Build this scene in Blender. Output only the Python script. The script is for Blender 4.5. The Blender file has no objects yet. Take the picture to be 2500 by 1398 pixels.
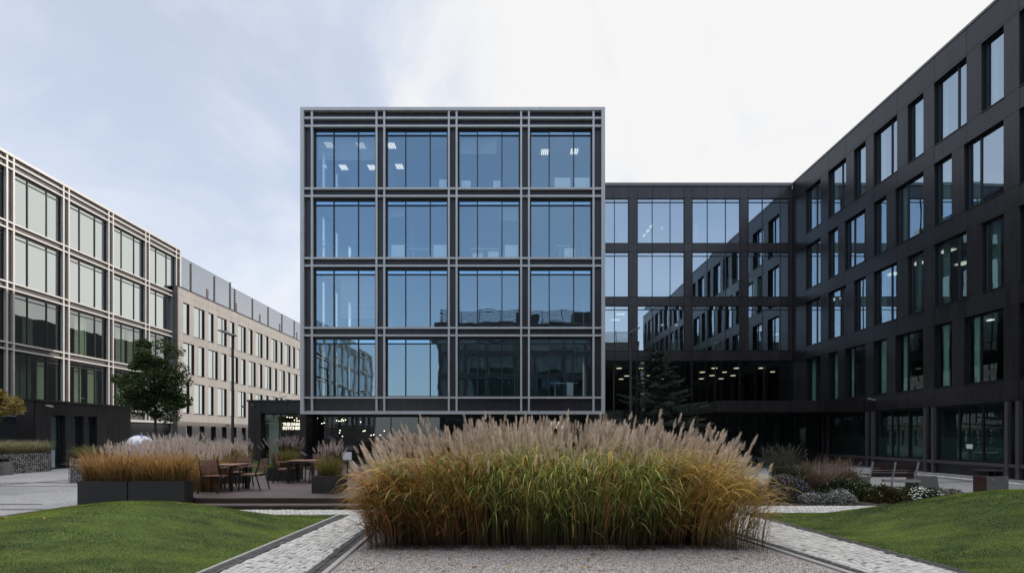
import bpy, bmesh, math, random
import numpy as np
from mathutils import Vector
random.seed(7); rng = np.random.default_rng(11)
C = bpy.context.scene.collection
F = 1210.0; CX = 1250.0; HZ = 1064.0; EYE = 1.7      # survey constants taken from the photograph's perspective
def P(px, py, Y): return ((px-CX)*Y/F, EYE+(HZ-py)*Y/F)
def G(px, py, z=0.0):
    Y = (EYE-z)*F/(py-HZ); return ((px-CX)*Y/F, Y)

# ------------------------------------------------------------------ materials
def newmat(name):
    m = bpy.data.materials.new(name); m.use_nodes = True
    nt = m.node_tree; nt.nodes.clear()
    return m, nt, nt.nodes.new('ShaderNodeOutputMaterial')
def N(nt, t, **kw):
    n = nt.nodes.new(t)
    for k, v in kw.items():
        if k in n.inputs: n.inputs[k].default_value = v
        else: setattr(n, k, v)
    return n
def c4(c): return (c[0], c[1], c[2], 1)
def plain(name, col, rough=.6, metal=0.0, var=.12, scale=6.0, bump=0.0, bscale=60, spec=.5, isl=0.0, grime=0.0):
    m, nt, out = newmat(name); L = nt.links.new
    b = N(nt, 'ShaderNodeBsdfPrincipled', Roughness=rough, Metallic=metal)
    b.inputs['Specular IOR Level'].default_value = spec
    tc = N(nt, 'ShaderNodeTexCoord'); no = N(nt, 'ShaderNodeTexNoise', Scale=scale, Detail=5.0)
    L(tc.outputs['Object'], no.inputs['Vector'])
    mx = N(nt, 'ShaderNodeMix', data_type='RGBA')
    mx.inputs[6].default_value = c4([x*(1-var) for x in col]); mx.inputs[7].default_value = c4([min(1, x*(1+var)) for x in col])
    L(no.outputs['Fac'], mx.inputs[0]); src = mx.outputs[2]
    if isl:
        ge = N(nt, 'ShaderNodeNewGeometry'); ri = N(nt, 'ShaderNodeMapRange'); ri.inputs[3].default_value = 1-isl; ri.inputs[4].default_value = 1+isl
        L(ge.outputs['Random Per Island'], ri.inputs[0]); sv = N(nt, 'ShaderNodeVectorMath', operation='SCALE'); L(src, sv.inputs[0]); L(ri.outputs[0], sv.inputs['Scale']); src = sv.outputs[0]
    if grime:
        mpg = N(nt, 'ShaderNodeMapping'); mpg.inputs['Scale'].default_value = (3.0, 3.0, .22); L(tc.outputs['Object'], mpg.inputs[0])
        ng = N(nt, 'ShaderNodeTexNoise', Scale=2.2, Detail=6.0, Distortion=.6); L(mpg.outputs[0], ng.inputs['Vector'])
        rg = N(nt, 'ShaderNodeMapRange'); rg.inputs[1].default_value = .35; rg.inputs[2].default_value = .7; rg.inputs[3].default_value = 1-grime; rg.inputs[4].default_value = 1+grime
        L(ng.outputs['Fac'], rg.inputs[0]); sv = N(nt, 'ShaderNodeVectorMath', operation='SCALE'); L(src, sv.inputs[0]); L(rg.outputs[0], sv.inputs['Scale']); src = sv.outputs[0]
    L(src, b.inputs['Base Color'])
    mr = N(nt, 'ShaderNodeMapRange'); mr.inputs[3].default_value = rough*.85; mr.inputs[4].default_value = min(1, rough*1.15)
    L(no.outputs['Fac'], mr.inputs[0]); L(mr.outputs[0], b.inputs['Roughness'])
    if bump:
        n2 = N(nt, 'ShaderNodeTexNoise', Scale=bscale, Detail=4.0); L(tc.outputs['Object'], n2.inputs['Vector'])
        bp = N(nt, 'ShaderNodeBump', Strength=bump, Distance=.01); L(n2.outputs['Fac'], bp.inputs['Height']); L(bp.outputs[0], b.inputs['Normal'])
    L(b.outputs[0], out.inputs[0]); return m
def glassmat(name, refl=.5, tint=(.62, .8, .78), wob=.02, wscale=.9, rc=(.85, .93, 1.0)):
    m, nt, out = newmat(name); L = nt.links.new
    tc = N(nt, 'ShaderNodeTexCoord'); no = N(nt, 'ShaderNodeTexNoise', Scale=wscale, Detail=1.5); L(tc.outputs['Object'], no.inputs['Vector'])
    bp = N(nt, 'ShaderNodeBump', Strength=wob, Distance=.6); L(no.outputs['Fac'], bp.inputs['Height'])
    gl = N(nt, 'ShaderNodeBsdfGlossy', Roughness=0.0, Color=c4(rc)); L(bp.outputs[0], gl.inputs['Normal'])
    tr = N(nt, 'ShaderNodeBsdfTransparent', Color=c4(tint))
    lw = N(nt, 'ShaderNodeLayerWeight', Blend=.5)
    pw = N(nt, 'ShaderNodeMath', operation='POWER'); pw.inputs[1].default_value = 4.0; L(lw.outputs['Facing'], pw.inputs[0])
    mr = N(nt, 'ShaderNodeMapRange'); mr.inputs[3].default_value = refl; mr.inputs[4].default_value = 1.0; L(pw.outputs[0], mr.inputs[0])
    mx = N(nt, 'ShaderNodeMixShader'); L(mr.outputs[0], mx.inputs[0]); L(tr.outputs[0], mx.inputs[1]); L(gl.outputs[0], mx.inputs[2])
    L(mx.outputs[0], out.inputs[0]); return m
def emis(name, col, s):
    m, nt, out = newmat(name); e = N(nt, 'ShaderNodeEmission', Color=c4(col), Strength=s); nt.links.new(e.outputs[0], out.inputs[0]); return m
def leafmat(name, trans=.35, rough=.55, gain=1.0):
    m, nt, out = newmat(name); L = nt.links.new
    at = N(nt, 'ShaderNodeAttribute', attribute_name='col')
    d = N(nt, 'ShaderNodeBsdfPrincipled', Roughness=rough); d.inputs['Specular IOR Level'].default_value = .3
    t = N(nt, 'ShaderNodeBsdfTranslucent'); mx = N(nt, 'ShaderNodeMixShader', Fac=trans)
    L(at.outputs['Color'], d.inputs['Base Color']); L(at.outputs['Color'], t.inputs['Color'])
    L(d.outputs[0], mx.inputs[1]); L(t.outputs[0], mx.inputs[2]); L(mx.outputs[0], out.inputs[0]); return m

M = {}
M['dark'] = plain('anthracite_cladding', (.021, .019, .021), .30, 0, .25, 1.3, spec=.5, isl=.25, grime=.3)
M['darkback'] = plain('black_joint', (.006, .006, .006), .7)
M['darkrear'] = plain('anthracite_cladding_rear', (.040, .035, .037), .28, 0, .2, 1.0, spec=.6, isl=.15, grime=.2)  # sky reflection put into a lighter base colour of the dark cladding
M['beige'] = plain('sunlit_cladding', (.31, .285, .26), .42, 0, .08, .8, isl=.05, grime=.08)  # paler copy of the dark cladding, sunlight put into its colour
M['brown'] = plain('bronze_cladding', (.14, .12, .11), .4, 0, .12, .8)
M['rail'] = plain('anodised_aluminium', (.49, .505, .505), .4, .15, .08, 2, grime=.06)
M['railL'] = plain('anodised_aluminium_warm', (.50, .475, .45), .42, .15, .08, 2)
M['colm'] = plain('grey_metal_column', (.085, .08, .088), .45, .2, .1, 2)
M['frame'] = plain('window_frame_black', (.012, .013, .016), .4)
M['coping'] = plain('coping_metal', (.16, .155, .15), .35, .4)
M['spanC'] = plain('spandrel_blueblack', (.026, .024, .029), .3, 0, .2, 1.2, isl=.12, grime=.2)
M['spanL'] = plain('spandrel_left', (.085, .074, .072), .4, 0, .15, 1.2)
M['glassC'] = glassmat('glass_center', .38, (.86, .98, 1.0), .0055, .9, (.56, .81, 1.0))
M['glassR'] = glassmat('glass_right', .50, (.62, .80, .76), .003, .7, (.76, .90, 1.0))
M['glassB'] = glassmat('glass_rear', .60, (.60, .78, .76), .003, .7, (.80, .92, 1.0))
M['glassL2'] = glassmat('glass_left_low', .34, (.60, .68, .62), .005, .8, (.92, .97, .93))
M['glassR2'] = glassmat('glass_right_low', .09, (.62, .80, .72), .003, .7, (.76, .90, 1.0))
M['glassL'] = glassmat('glass_left', .68, (.42, .56, .48), .005, .8, (.92, .97, .93))
M['glassK'] = glassmat('glass_shop', .10, (.75, .85, .80), .002, 1.0)
M['glassT'] = glassmat('glass_transom', .62, (.2, .3, .4), .01, 1.0, (.45, .75, 1.0))
M['int'] = plain('interior_paint', (.22, .25, .26), .8)
M['ceil'] = plain('interior_ceiling', (.50, .52, .54), .85)
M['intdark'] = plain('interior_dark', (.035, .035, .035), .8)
M['carpet'] = plain('carpet', (.07, .07, .075), .95)
M['cab'] = plain('cabinet_white', (.93, .94, .93), .5)
M['blind'] = plain('pale_green_blind', (.42, .46, .38), .8, 0, .15, 3, isl=.3)
M['curtain_or_reveal'] = plain('pale_teal_curtain_or_reveal', (.40, .50, .46), .8, 0, .15, 3, isl=.4)
M['conc'] = plain('exposed_concrete', (.17, .165, .155), .85, 0, .25, 9, .5, 120)
M['conclight'] = plain('kerb_concrete', (.34, .33, .32), .85, 0, .15, 9, .3, 90)
M['woodred'] = plain('red_brown_wood', (.045, .020, .016), .5, 0, .3, 12)
M['teak'] = plain('teak_wood', (.24, .13, .095), .5, 0, .3, 14, isl=.25)
M['decking'] = None
M['planter'] = plain('planter_steel', (.021, .020, .021), .5, 0, .15, 3, .06, 200)
M['blackmetal'] = plain('black_metal', (.012, .012, .012), .45)
M['lampgrey'] = plain('lamp_post_grey', (.045, .045, .048), .4, .3)
M['galv'] = plain('galvanised_steel', (.42, .44, .44), .4, .4)
M['soil'] = plain('soil', (.025, .018, .013), .95, 0, .4, 20, .6, 40)
M['bark'] = plain('bark', (.05, .04, .032), .9, 0, .4, 18, .6, 40)
M['leaf'] = leafmat('leaf', .28)
M['blade'] = leafmat('grass_blade', .35)
M['plume'] = leafmat('plume', .5, .8)
M['lawnblade'] = leafmat('lawn_blade', .3, .6)
M['lamp'] = emis('ceiling_lamp', (1, .93, .82), 1.25)
M['lampwarm'] = emis('downlight', (1, .86, .62), .9)
M['bulb'] = emis('pendant_bulb', (1, .85, .65), 7)
M['signlit'] = emis('sign_letters', (1, .84, .74), 1.5)
M['signdim'] = emis('sign_letters_dim', (1, .8, .7), .8)
M['white'] = plain('white_paint', (.75, .76, .78), .5)

def deckmat():
    m, nt, out = newmat('deck_planks'); L = nt.links.new
    b = N(nt, 'ShaderNodeBsdfPrincipled', Roughness=.6); ge = N(nt, 'ShaderNodeNewGeometry')
    tc = N(nt, 'ShaderNodeTexCoord'); mp = N(nt, 'ShaderNodeMapping'); mp.inputs['Scale'].default_value = (1.2, 14, 14)
    L(tc.outputs['Object'], mp.inputs[0]); no = N(nt, 'ShaderNodeTexNoise', Scale=2.0, Detail=7.0); L(mp.outputs[0], no.inputs['Vector'])
    cr = N(nt, 'ShaderNodeValToRGB'); e = cr.color_ramp.elements
    e[0].position = .3; e[0].color = (.045, .030, .028, 1); e[1].position = .75; e[1].color = (.15, .115, .11, 1)
    L(no.outputs['Fac'], cr.inputs[0]); ri = N(nt, 'ShaderNodeMapRange'); ri.inputs[3].default_value = .6; ri.inputs[4].default_value = 1.5; L(ge.outputs['Random Per Island'], ri.inputs[0])
    sv = N(nt, 'ShaderNodeVectorMath', operation='SCALE'); L(cr.outputs[0], sv.inputs[0]); L(ri.outputs[0], sv.inputs['Scale']); L(sv.outputs[0], b.inputs['Base Color'])
    bp = N(nt, 'ShaderNodeBump', Strength=.3, Distance=.01); L(no.outputs['Fac'], bp.inputs['Height']); L(bp.outputs[0], b.inputs['Normal'])
    L(b.outputs[0], out.inputs[0]); return m
M['decking'] = deckmat()
def pavemat(name, ca, cb, joint, sc=9.0, big=.35):
    m, nt, out = newmat(name); L = nt.links.new
    b = N(nt, 'ShaderNodeBsdfPrincipled', Roughness=.75)
    tc = N(nt, 'ShaderNodeTexCoord')
    wn = N(nt, 'ShaderNodeTexNoise', Scale=3.0, Detail=2.0); L(tc.outputs['Object'], wn.inputs['Vector'])
    vm = N(nt, 'ShaderNodeVectorMath', operation='SCALE'); vm.inputs['Scale'].default_value = .06; L(wn.outputs['Color'], vm.inputs[0])
    va = N(nt, 'ShaderNodeVectorMath', operation='ADD'); L(tc.outputs['Object'], va.inputs[0]); L(vm.outputs[0], va.inputs[1])
    br = N(nt, 'ShaderNodeTexBrick'); br.inputs['Scale'].default_value = 1.0
    br.inputs['Brick Width'].default_value = 1.35/sc; br.inputs['Row Height'].default_value = 1.0/sc; br.inputs['Mortar Size'].default_value = .1/sc
    br.inputs['Mortar Smooth'].default_value = .4
    br.inputs['Color1'].default_value = c4(ca); br.inputs['Color2'].default_value = c4(cb); br.inputs['Mortar'].default_value = c4(joint)
    L(va.outputs[0], br.inputs['Vector'])
    n2 = N(nt, 'ShaderNodeTexNoise', Scale=big, Detail=6.0); L(tc.outputs['Object'], n2.inputs['Vector'])
    n3 = N(nt, 'ShaderNodeTexNoise', Scale=14.0, Detail=4.0); L(tc.outputs['Object'], n3.inputs['Vector'])
    r2 = N(nt, 'ShaderNodeMapRange'); r2.inputs[1].default_value = .3; r2.inputs[2].default_value = .7; r2.inputs[3].default_value = .78; r2.inputs[4].default_value = 1.12; L(n2.outputs['Fac'], r2.inputs[0])
    r3 = N(nt, 'ShaderNodeMapRange'); r3.inputs[1].default_value = .3; r3.inputs[2].default_value = .7; r3.inputs[3].default_value = .78; r3.inputs[4].default_value = 1.15; L(n3.outputs['Fac'], r3.inputs[0])
    mu = N(nt, 'ShaderNodeMath', operation='MULTIPLY'); L(r2.outputs[0], mu.inputs[0]); L(r3.outputs[0], mu.inputs[1])
    sc_ = N(nt, 'ShaderNodeVectorMath', operation='SCALE'); L(br.outputs['Color'], sc_.inputs[0]); L(mu.outputs[0], sc_.inputs['Scale'])
    L(sc_.outputs[0], b.inputs['Base Color'])
    bp = N(nt, 'ShaderNodeBump', Strength=.35, Distance=.01); bp.invert = True; L(br.outputs['Fac'], bp.inputs['Height']); L(bp.outputs[0], b.inputs['Normal'])
    L(b.outputs[0], out.inputs[0]); return m
M['plaza'] = pavemat('plaza_setts', (.40, .40, .41), (.32, .32, .33), (.16, .16, .16))
M['stone'] = plain('granite_sett', (.46, .45, .43), .75, 0, .22, 5, .6, 60, isl=.16)
M['stoned'] = plain('basalt_sett', (.060, .056, .056), .7, 0, .35, 7, .6, 60, isl=.3)
M['mortar'] = plain('joint_sand', (.085, .075, .055), .95)
def gravelmat():
    m, nt, out = newmat('pink_gravel'); L = nt.links.new
    b = N(nt, 'ShaderNodeBsdfPrincipled', Roughness=.8)
    tc = N(nt, 'ShaderNodeTexCoord'); vo = N(nt, 'ShaderNodeTexVoronoi', Scale=65.0); L(tc.outputs['Object'], vo.inputs['Vector'])
    sp = N(nt, 'ShaderNodeSeparateColor'); L(vo.outputs['Color'], sp.inputs[0])
    cr = N(nt, 'ShaderNodeValToRGB'); e = cr.color_ramp.elements
    e[0].position = 0; e[0].color = (.10, .082, .080, 1); e[1].position = 1; e[1].color = (.60, .56, .54, 1)
    q = e.new(.5); q.color = (.33, .295, .28, 1)
    L(sp.outputs[0], cr.inputs[0]); L(cr.outputs[0], b.inputs['Base Color'])
    bp = N(nt, 'ShaderNodeBump', Strength=.9, Distance=.01); bp.invert = True; L(vo.outputs['Distance'], bp.inputs['Height']); L(bp.outputs[0], b.inputs['Normal'])
    L(b.outputs[0], out.inputs[0]); return m
M['gravel'] = gravelmat()
M['pebA'] = plain('pebble_pink', (.40, .355, .335), .8); M['pebB'] = plain('pebble_grey', (.15, .125, .125), .8); M['pebC'] = plain('pebble_pale', (.62, .56, .54), .8)
def lawnmat():
    m, nt, out = newmat('lawn_turf'); L = nt.links.new
    b = N(nt, 'ShaderNodeBsdfPrincipled', Roughness=.9)
    tc = N(nt, 'ShaderNodeTexCoord'); mp = N(nt, 'ShaderNodeMapping'); mp.inputs['Scale'].default_value = (1, 2.2, 1); L(tc.outputs['Object'], mp.inputs[0])
    no = N(nt, 'ShaderNodeTexNoise', Scale=1.3, Detail=8.0); L(mp.outputs[0], no.inputs['Vector'])
    cr = N(nt, 'ShaderNodeValToRGB'); e = cr.color_ramp.elements
    e[0].position = .3; e[0].color = (.020, .042, .006, 1); e[1].position = .7; e[1].color = (.085, .13, .022, 1)
    L(no.outputs['Fac'], cr.inputs[0]); L(cr.outputs[0], b.inputs['Base Color']); L(b.outputs[0], out.inputs[0]); return m
M['lawn'] = lawnmat()
def gabmat():
    m, nt, out = newmat('gabion_stone'); L = nt.links.new
    b = N(nt, 'ShaderNodeBsdfPrincipled', Roughness=.85)
    tc = N(nt, 'ShaderNodeTexCoord'); vo = N(nt, 'ShaderNodeTexVoronoi', Scale=13.0); L(tc.outputs['Object'], vo.inputs['Vector'])
    v2 = N(nt, 'ShaderNodeTexVoronoi', Scale=13.0); v2.feature = 'DISTANCE_TO_EDGE'; L(tc.outputs['Object'], v2.inputs['Vector'])
    sp = N(nt, 'ShaderNodeSeparateColor'); L(vo.outputs['Color'], sp.inputs[0])
    cr = N(nt, 'ShaderNodeValToRGB'); e = cr.color_ramp.elements
    e[0].position = 0; e[0].color = (.20, .18, .155, 1); e[1].position = 1; e[1].color = (.80, .79, .77, 1)
    L(sp.outputs[0], cr.inputs[0])
    r = N(nt, 'ShaderNodeMapRange'); r.inputs[1].default_value = .02; r.inputs[2].default_value = .12; r.inputs[3].default_value = .08; r.inputs[4].default_value = 1; L(v2.outputs['Distance'], r.inputs[0])
    s = N(nt, 'ShaderNodeVectorMath', operation='SCALE'); L(cr.outputs[0], s.inputs[0]); L(r.outputs[0], s.inputs['Scale']); L(s.outputs[0], b.inputs['Base Color'])
    bp = N(nt, 'ShaderNodeBump', Strength=1.0, Distance=.04); L(r.outputs[0], bp.inputs['Height']); L(bp.outputs[0], b.inputs['Normal'])
    L(b.outputs[0], out.inputs[0]); return m
M['gabion'] = gabmat()
def globemat():
    m, nt, out = newmat('mosaic_globe'); L = nt.links.new
    b = N(nt, 'ShaderNodeBsdfPrincipled', Roughness=.35)
    tc = N(nt, 'ShaderNodeTexCoord')
    no = N(nt, 'ShaderNodeTexNoise', Scale=2.1, Detail=3.0); vo = N(nt, 'ShaderNodeTexVoronoi', Scale=11.0)
    L(tc.outputs['Object'], no.inputs['Vector']); L(tc.outputs['Object'], vo.inputs['Vector'])
    sp = N(nt, 'ShaderNodeSeparateColor'); L(vo.outputs['Color'], sp.inputs[0])
    ad = N(nt, 'ShaderNodeMath', operation='MULTIPLY_ADD'); ad.inputs[1].default_value = .28; L(sp.outputs[0], ad.inputs[0]); L(no.outputs['Fac'], ad.inputs[2])
    cr = N(nt, 'ShaderNodeValToRGB'); cr.color_ramp.interpolation = 'CONSTANT'; e = cr.color_ramp.elements
    e[0].position = 0; e[0].color = (.66, .64, .66, 1); e[1].position = .66; e[1].color = (.06, .09, .38, 1)
    q = e.new(.74); q.color = (.22, .36, .6, 1); q = e.new(.80); q.color = (.7, .7, .74, 1); q = e.new(.55); q.color = (.52, .56, .66, 1)
    L(ad.outputs[0], cr.inputs[0]); L(cr.outputs[0], b.inputs['Base Color']); L(b.outputs[0], out.inputs[0]); return m
M['globe'] = globemat()

# ------------------------------------------------------------------ objects
def props(o, label=None, cat=None, group=None, kind=None):
    for k, v in (('label', label), ('category', cat), ('group', group), ('kind', kind)):
        if v: o[k] = v
    return o
def empty(name, loc=(0, 0, 0), rz=0.0, label=None, cat=None, group=None):
    o = bpy.data.objects.new(name, None); o.empty_display_size = .2; C.objects.link(o); o.location = loc; o.rotation_euler[2] = rz
    return props(o, label, cat, group)
class MB:
    def __init__(s, frame=None): s.v = []; s.f = []; s.mi = []; s.fr = frame
    def pt(s, p): return s.fr(*p) if s.fr else p
    def box(s, a, b, mi=0):
        x0, y0, z0 = [min(a[i], b[i]) for i in range(3)]; x1, y1, z1 = [max(a[i], b[i]) for i in range(3)]
        n = len(s.v)
        s.v += [s.pt(p) for p in ((x0,y0,z0),(x1,y0,z0),(x1,y1,z0),(x0,y1,z0),(x0,y0,z1),(x1,y0,z1),(x1,y1,z1),(x0,y1,z1))]
        s.f += [tuple(n+i for i in q) for q in ((0,3,2,1),(4,5,6,7),(0,1,5,4),(1,2,6,5),(2,3,7,6),(3,0,4,7))]; s.mi += [mi]*6
    def quad(s, pts, mi=0):
        n = len(s.v); s.v += [s.pt(p) for p in pts]; s.f.append(tuple(range(n, n+len(pts)))); s.mi.append(mi)
    def prism(s, poly, z0, z1, mi=0):
        n = len(s.v); k = len(poly)
        s.v += [s.pt((p[0], p[1], z0)) for p in poly]+[s.pt((p[0], p[1], z1)) for p in poly]
        s.f.append(tuple(range(n+k-1, n-1, -1))); s.f.append(tuple(range(n+k, n+2*k))); s.mi += [mi]*2
        for i in range(k):
            j = (i+1) % k; s.f.append((n+i, n+j, n+k+j, n+k+i)); s.mi.append(mi)
    def tube(s, p0, p1, r0, r1=None, seg=8, mi=0):
        r1 = r0 if r1 is None else r1
        a = Vector(p0); b = Vector(p1); d = (b-a).normalized(); u = d.orthogonal().normalized(); w = d.cross(u)
        n = len(s.v)
        for c, r in ((a, r0), (b, r1)):
            for i in range(seg):
                t = 2*math.pi*i/seg; q = c+u*(r*math.cos(t))+w*(r*math.sin(t)); s.v.append(s.pt(tuple(q)))
        for i in range(seg):
            j = (i+1) % seg; s.f.append((n+i, n+j, n+seg+j, n+seg+i)); s.mi.append(mi)
        s.f.append(tuple(n+i for i in range(seg-1, -1, -1))); s.f.append(tuple(n+seg+i for i in range(seg))); s.mi += [mi]*2
    def build(s, name, mats, parent=None, fix=True, smooth=False):
        me = bpy.data.meshes.new(name); me.from_pydata([tuple(p) for p in s.v], [], s.f)
        for m in (mats if isinstance(mats, list) else [mats]): me.materials.append(m)
        me.polygons.foreach_set('material_index', s.mi)
        if fix and s.fr:
            bm = bmesh.new(); bm.from_mesh(me); bmesh.ops.recalc_face_normals(bm, faces=bm.faces); bm.to_mesh(me); bm.free()
        if smooth: me.polygons.foreach_set('use_smooth', [True]*len(me.polygons))
        me.update(); o = bpy.data.objects.new(name, me); C.objects.link(o)
        if parent: o.parent = parent
        return o
def bevel(o, w=.008, seg=2):
    b = o.modifiers.new('bevel', 'BEVEL'); b.width = w; b.segments = seg; b.limit_method = 'ANGLE'; return o
def copy_tree(root):
    r = root.copy(); C.objects.link(r)
    for ch in list(root.children):
        c = ch.copy(); C.objects.link(c); c.parent = r
        for g in ch.children:
            d = g.copy(); C.objects.link(d); d.parent = c
    return r
# local frames for facades: (u along, d outward, z) -> world
def fr_front(x0, y): return lambda u, d, z: (x0+u, y-d, z)           # faces the camera (-Y)
def fr_back(x0, y): return lambda u, d, z: (x0-u, y+d, z)            # faces +Y
def fr_east(x): return lambda u, d, z: (x+d, u, z)                   # faces +X
def fr_west(x): return lambda u, d, z: (x-d, u, z)                   # faces -X

def ribbons(name, sets, parent=None):
    """sets: list of (P(N,K,3), W(N,K), side(N,3), col(N,K,3), material)"""
    V = []; Q = []; MI = []; COL = []; base = 0; mats = []
    for (Pt, W, S, col, mat) in sets:
        n, k, _ = Pt.shape
        a = Pt-S[:, None, :]*W[:, :, None]*.5; b = Pt+S[:, None, :]*W[:, :, None]*.5
        v = np.stack([a, b], axis=2).reshape(-1, 3); V.append(v)
        COL.append(np.repeat(col.reshape(-1, 3), 2, axis=0))
        i = np.arange(n)[:, None]*(2*k)+np.arange(k-1)[None, :]*2+base
        Q.append(np.stack([i, i+1, i+3, i+2], axis=-1).reshape(-1, 4)); MI.append(np.full(n*(k-1), len(mats))); mats.append(mat); base += n*2*k
    V = np.concatenate(V).astype(np.float32); Q = np.concatenate(Q).astype(np.int32); MI = np.concatenate(MI).astype(np.int32); COL = np.concatenate(COL)
    me = bpy.data.meshes.new(name); me.vertices.add(len(V)); me.vertices.foreach_set('co', V.ravel())
    me.loops.add(Q.size); me.loops.foreach_set('vertex_index', Q.ravel()); me.polygons.add(len(Q))
    me.polygons.foreach_set('loop_start', np.arange(0, Q.size, 4, dtype=np.int32)); me.polygons.foreach_set('loop_total', np.full(len(Q), 4, dtype=np.int32))
    for m in mats: me.materials.append(m)
    me.polygons.foreach_set('material_index', MI)
    at = me.color_attributes.new('col', 'FLOAT_COLOR', 'POINT')
    at.data.foreach_set('color', np.concatenate([COL, np.ones((len(COL), 1))], axis=1).astype(np.float32).ravel())
    me.update(calc_edges=True); me.validate(); o = bpy.data.objects.new(name, me); C.objects.link(o)
    if parent: o.parent = parent
    return o
def arcs(base, az, L, th0, th1, p, K, wid, wtaper=1.0):
    """arching blades: angle from the vertical grows from th0 to th1 along the blade"""
    n = len(az); t = np.linspace(0, 1, K)[None, :]
    th = th0[:, None]+(th1-th0)[:, None]*t**p[:, None]
    ds = (L/(K-1))[:, None]
    r = np.concatenate([np.zeros((n, 1)), np.cumsum(np.sin((th[:, 1:]+th[:, :-1])/2)*ds, 1)], 1)
    z = np.concatenate([np.zeros((n, 1)), np.cumsum(np.cos((th[:, 1:]+th[:, :-1])/2)*ds, 1)], 1)
    Pt = np.stack([base[:, 0:1]+r*np.cos(az)[:, None], base[:, 1:2]+r*np.sin(az)[:, None], base[:, 2:3]+z], -1)
    W = wid[:, None]*(1-t**2.2*wtaper*.92)*(np.minimum(1, .45+t*2))
    tw = rng.normal(0, .5, n)
    S = np.stack([-np.sin(az+tw), np.cos(az+tw), rng.normal(0, .25, n)], -1); S /= np.linalg.norm(S, axis=1)[:, None]
    return Pt, W, S, t
def lerp(a, b, t): return a+(b-a)*t
def plumes(base, az, lean, stem, head, n_s, col_a, col_b, hw=.05):
    """stems with feathery heads; returns two ribbon sets"""
    n = len(az); one = np.ones(n)
    Pt, W, S, t = arcs(base, az, stem+head, lean*.3, lean*1.25, one*1.3, 8, one*.006, 0)
    stemset = (Pt[:, :6], W[:, :6]*.9, S, np.broadcast_to(np.array([.17, .13, .06]), Pt[:, :6].shape).copy(), M['blade'])
    # axis of the head
    f = stem/(stem+head)
    idx = 7.0*f; i0 = np.floor(idx).astype(int).clip(0, 6); fr = (idx-i0)
    A = Pt[np.arange(n), i0]*(1-fr)[:, None]+Pt[np.arange(n), i0+1]*fr[:, None]; B = Pt[:, -1]
    ax = B-A; Ln = np.linalg.norm(ax, axis=1); axn = ax/Ln[:, None]
    A = np.repeat(A, n_s, 0); axn = np.repeat(axn, n_s, 0); Ln = np.repeat(Ln, n_s); m = n*n_s
    s0 = rng.uniform(0, .62, m); rd = rng.normal(0, 1, (m, 3)); rd -= (rd*axn).sum(1)[:, None]*axn; rd /= np.linalg.norm(rd, axis=1)[:, None]
    ln = Ln*rng.uniform(.25, .42, m)*(1.1-.5*s0); spread = rng.uniform(.3, 1.0, m)*hw*(1.05-s0)
    p0 = A+axn*(s0*Ln)[:, None]; p2 = p0+axn*ln[:, None]+rd*spread[:, None]; p1 = p0+axn*(ln*.45)[:, None]+rd*(spread*.75)[:, None]
    Q = np.stack([p0, p1, p2], 1); w = np.stack([np.full(m, .004), rng.uniform(.009, .016, m), np.full(m, .002)], 1)*(hw/.05)**.5
    sd = np.cross(axn, rng.normal(0, 1, (m, 3))); sd /= np.linalg.norm(sd, axis=1)[:, None]
    tone = np.repeat(rng.uniform(0, 1, n), n_s)*.6+rng.uniform(0, .4, m)
    col = lerp(np.array(col_a)[None, :], np.array(col_b)[None, :], tone[:, None])
    col = np.repeat(col[:, None, :], 3, 1)
    return [stemset, (Q, w, sd, col, M['plume'])]

# ------------------------------------------------------------------ setting: ground sheet, paths, lawns
def sheet(name, poly, z, mat):
    m = MB(); m.quad([(p[0], p[1], z) for p in poly]); o = m.build(name, mat); o['kind'] = 'structure'; return o
sheet('ground', [(-300, -200), (300, -200), (300, 500), (-300, 500)], 0, M['plaza'])
# dark lines set into the plaza paving
m = MB()
def pline(a, b, w=.07, z=.004):
    w *= 1.7
    (x0, y0), (x1, y1) = G(*a), G(*b); d = Vector((x1-x0, y1-y0)).normalized(); n = Vector((-d.y, d.x))*w/2
    m.quad([(x0-n.x, y0-n.y, z), (x1-n.x, y1-n.y, z), (x1+n.x, y1+n.y, z), (x0+n.x, y0+n.y, z)])
for k, (a, b, w) in enumerate([((-300, 1193), (178, 1174), .07), ((-300, 1207), (178, 1170), .07), ((-300, 1177.8), (300, 1177.8), .06), ((-200, 1186), (260, 1186.4), .06),
                ((-100, 1230), (104, 1230.5), .06), ((-100, 1243), (205, 1243), .06), ((-150, 1281), (206, 1230.5), .07), ((-100, 1261), (90, 1261), .06),
                ((2190, 1174), (2296, 1165.5), .07), ((2296, 1165.5), (2376, 1175), .07), ((2190, 1177), (2376, 1175), .06), ((1930, 1128), (2080, 1133), .07), ((1945, 1150), (1975, 1158), .08)]):
    pline(a, b, w, .004+.0006*k)
o = m.build('paving_lines', M['stoned']); o['kind'] = 'structure'

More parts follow.
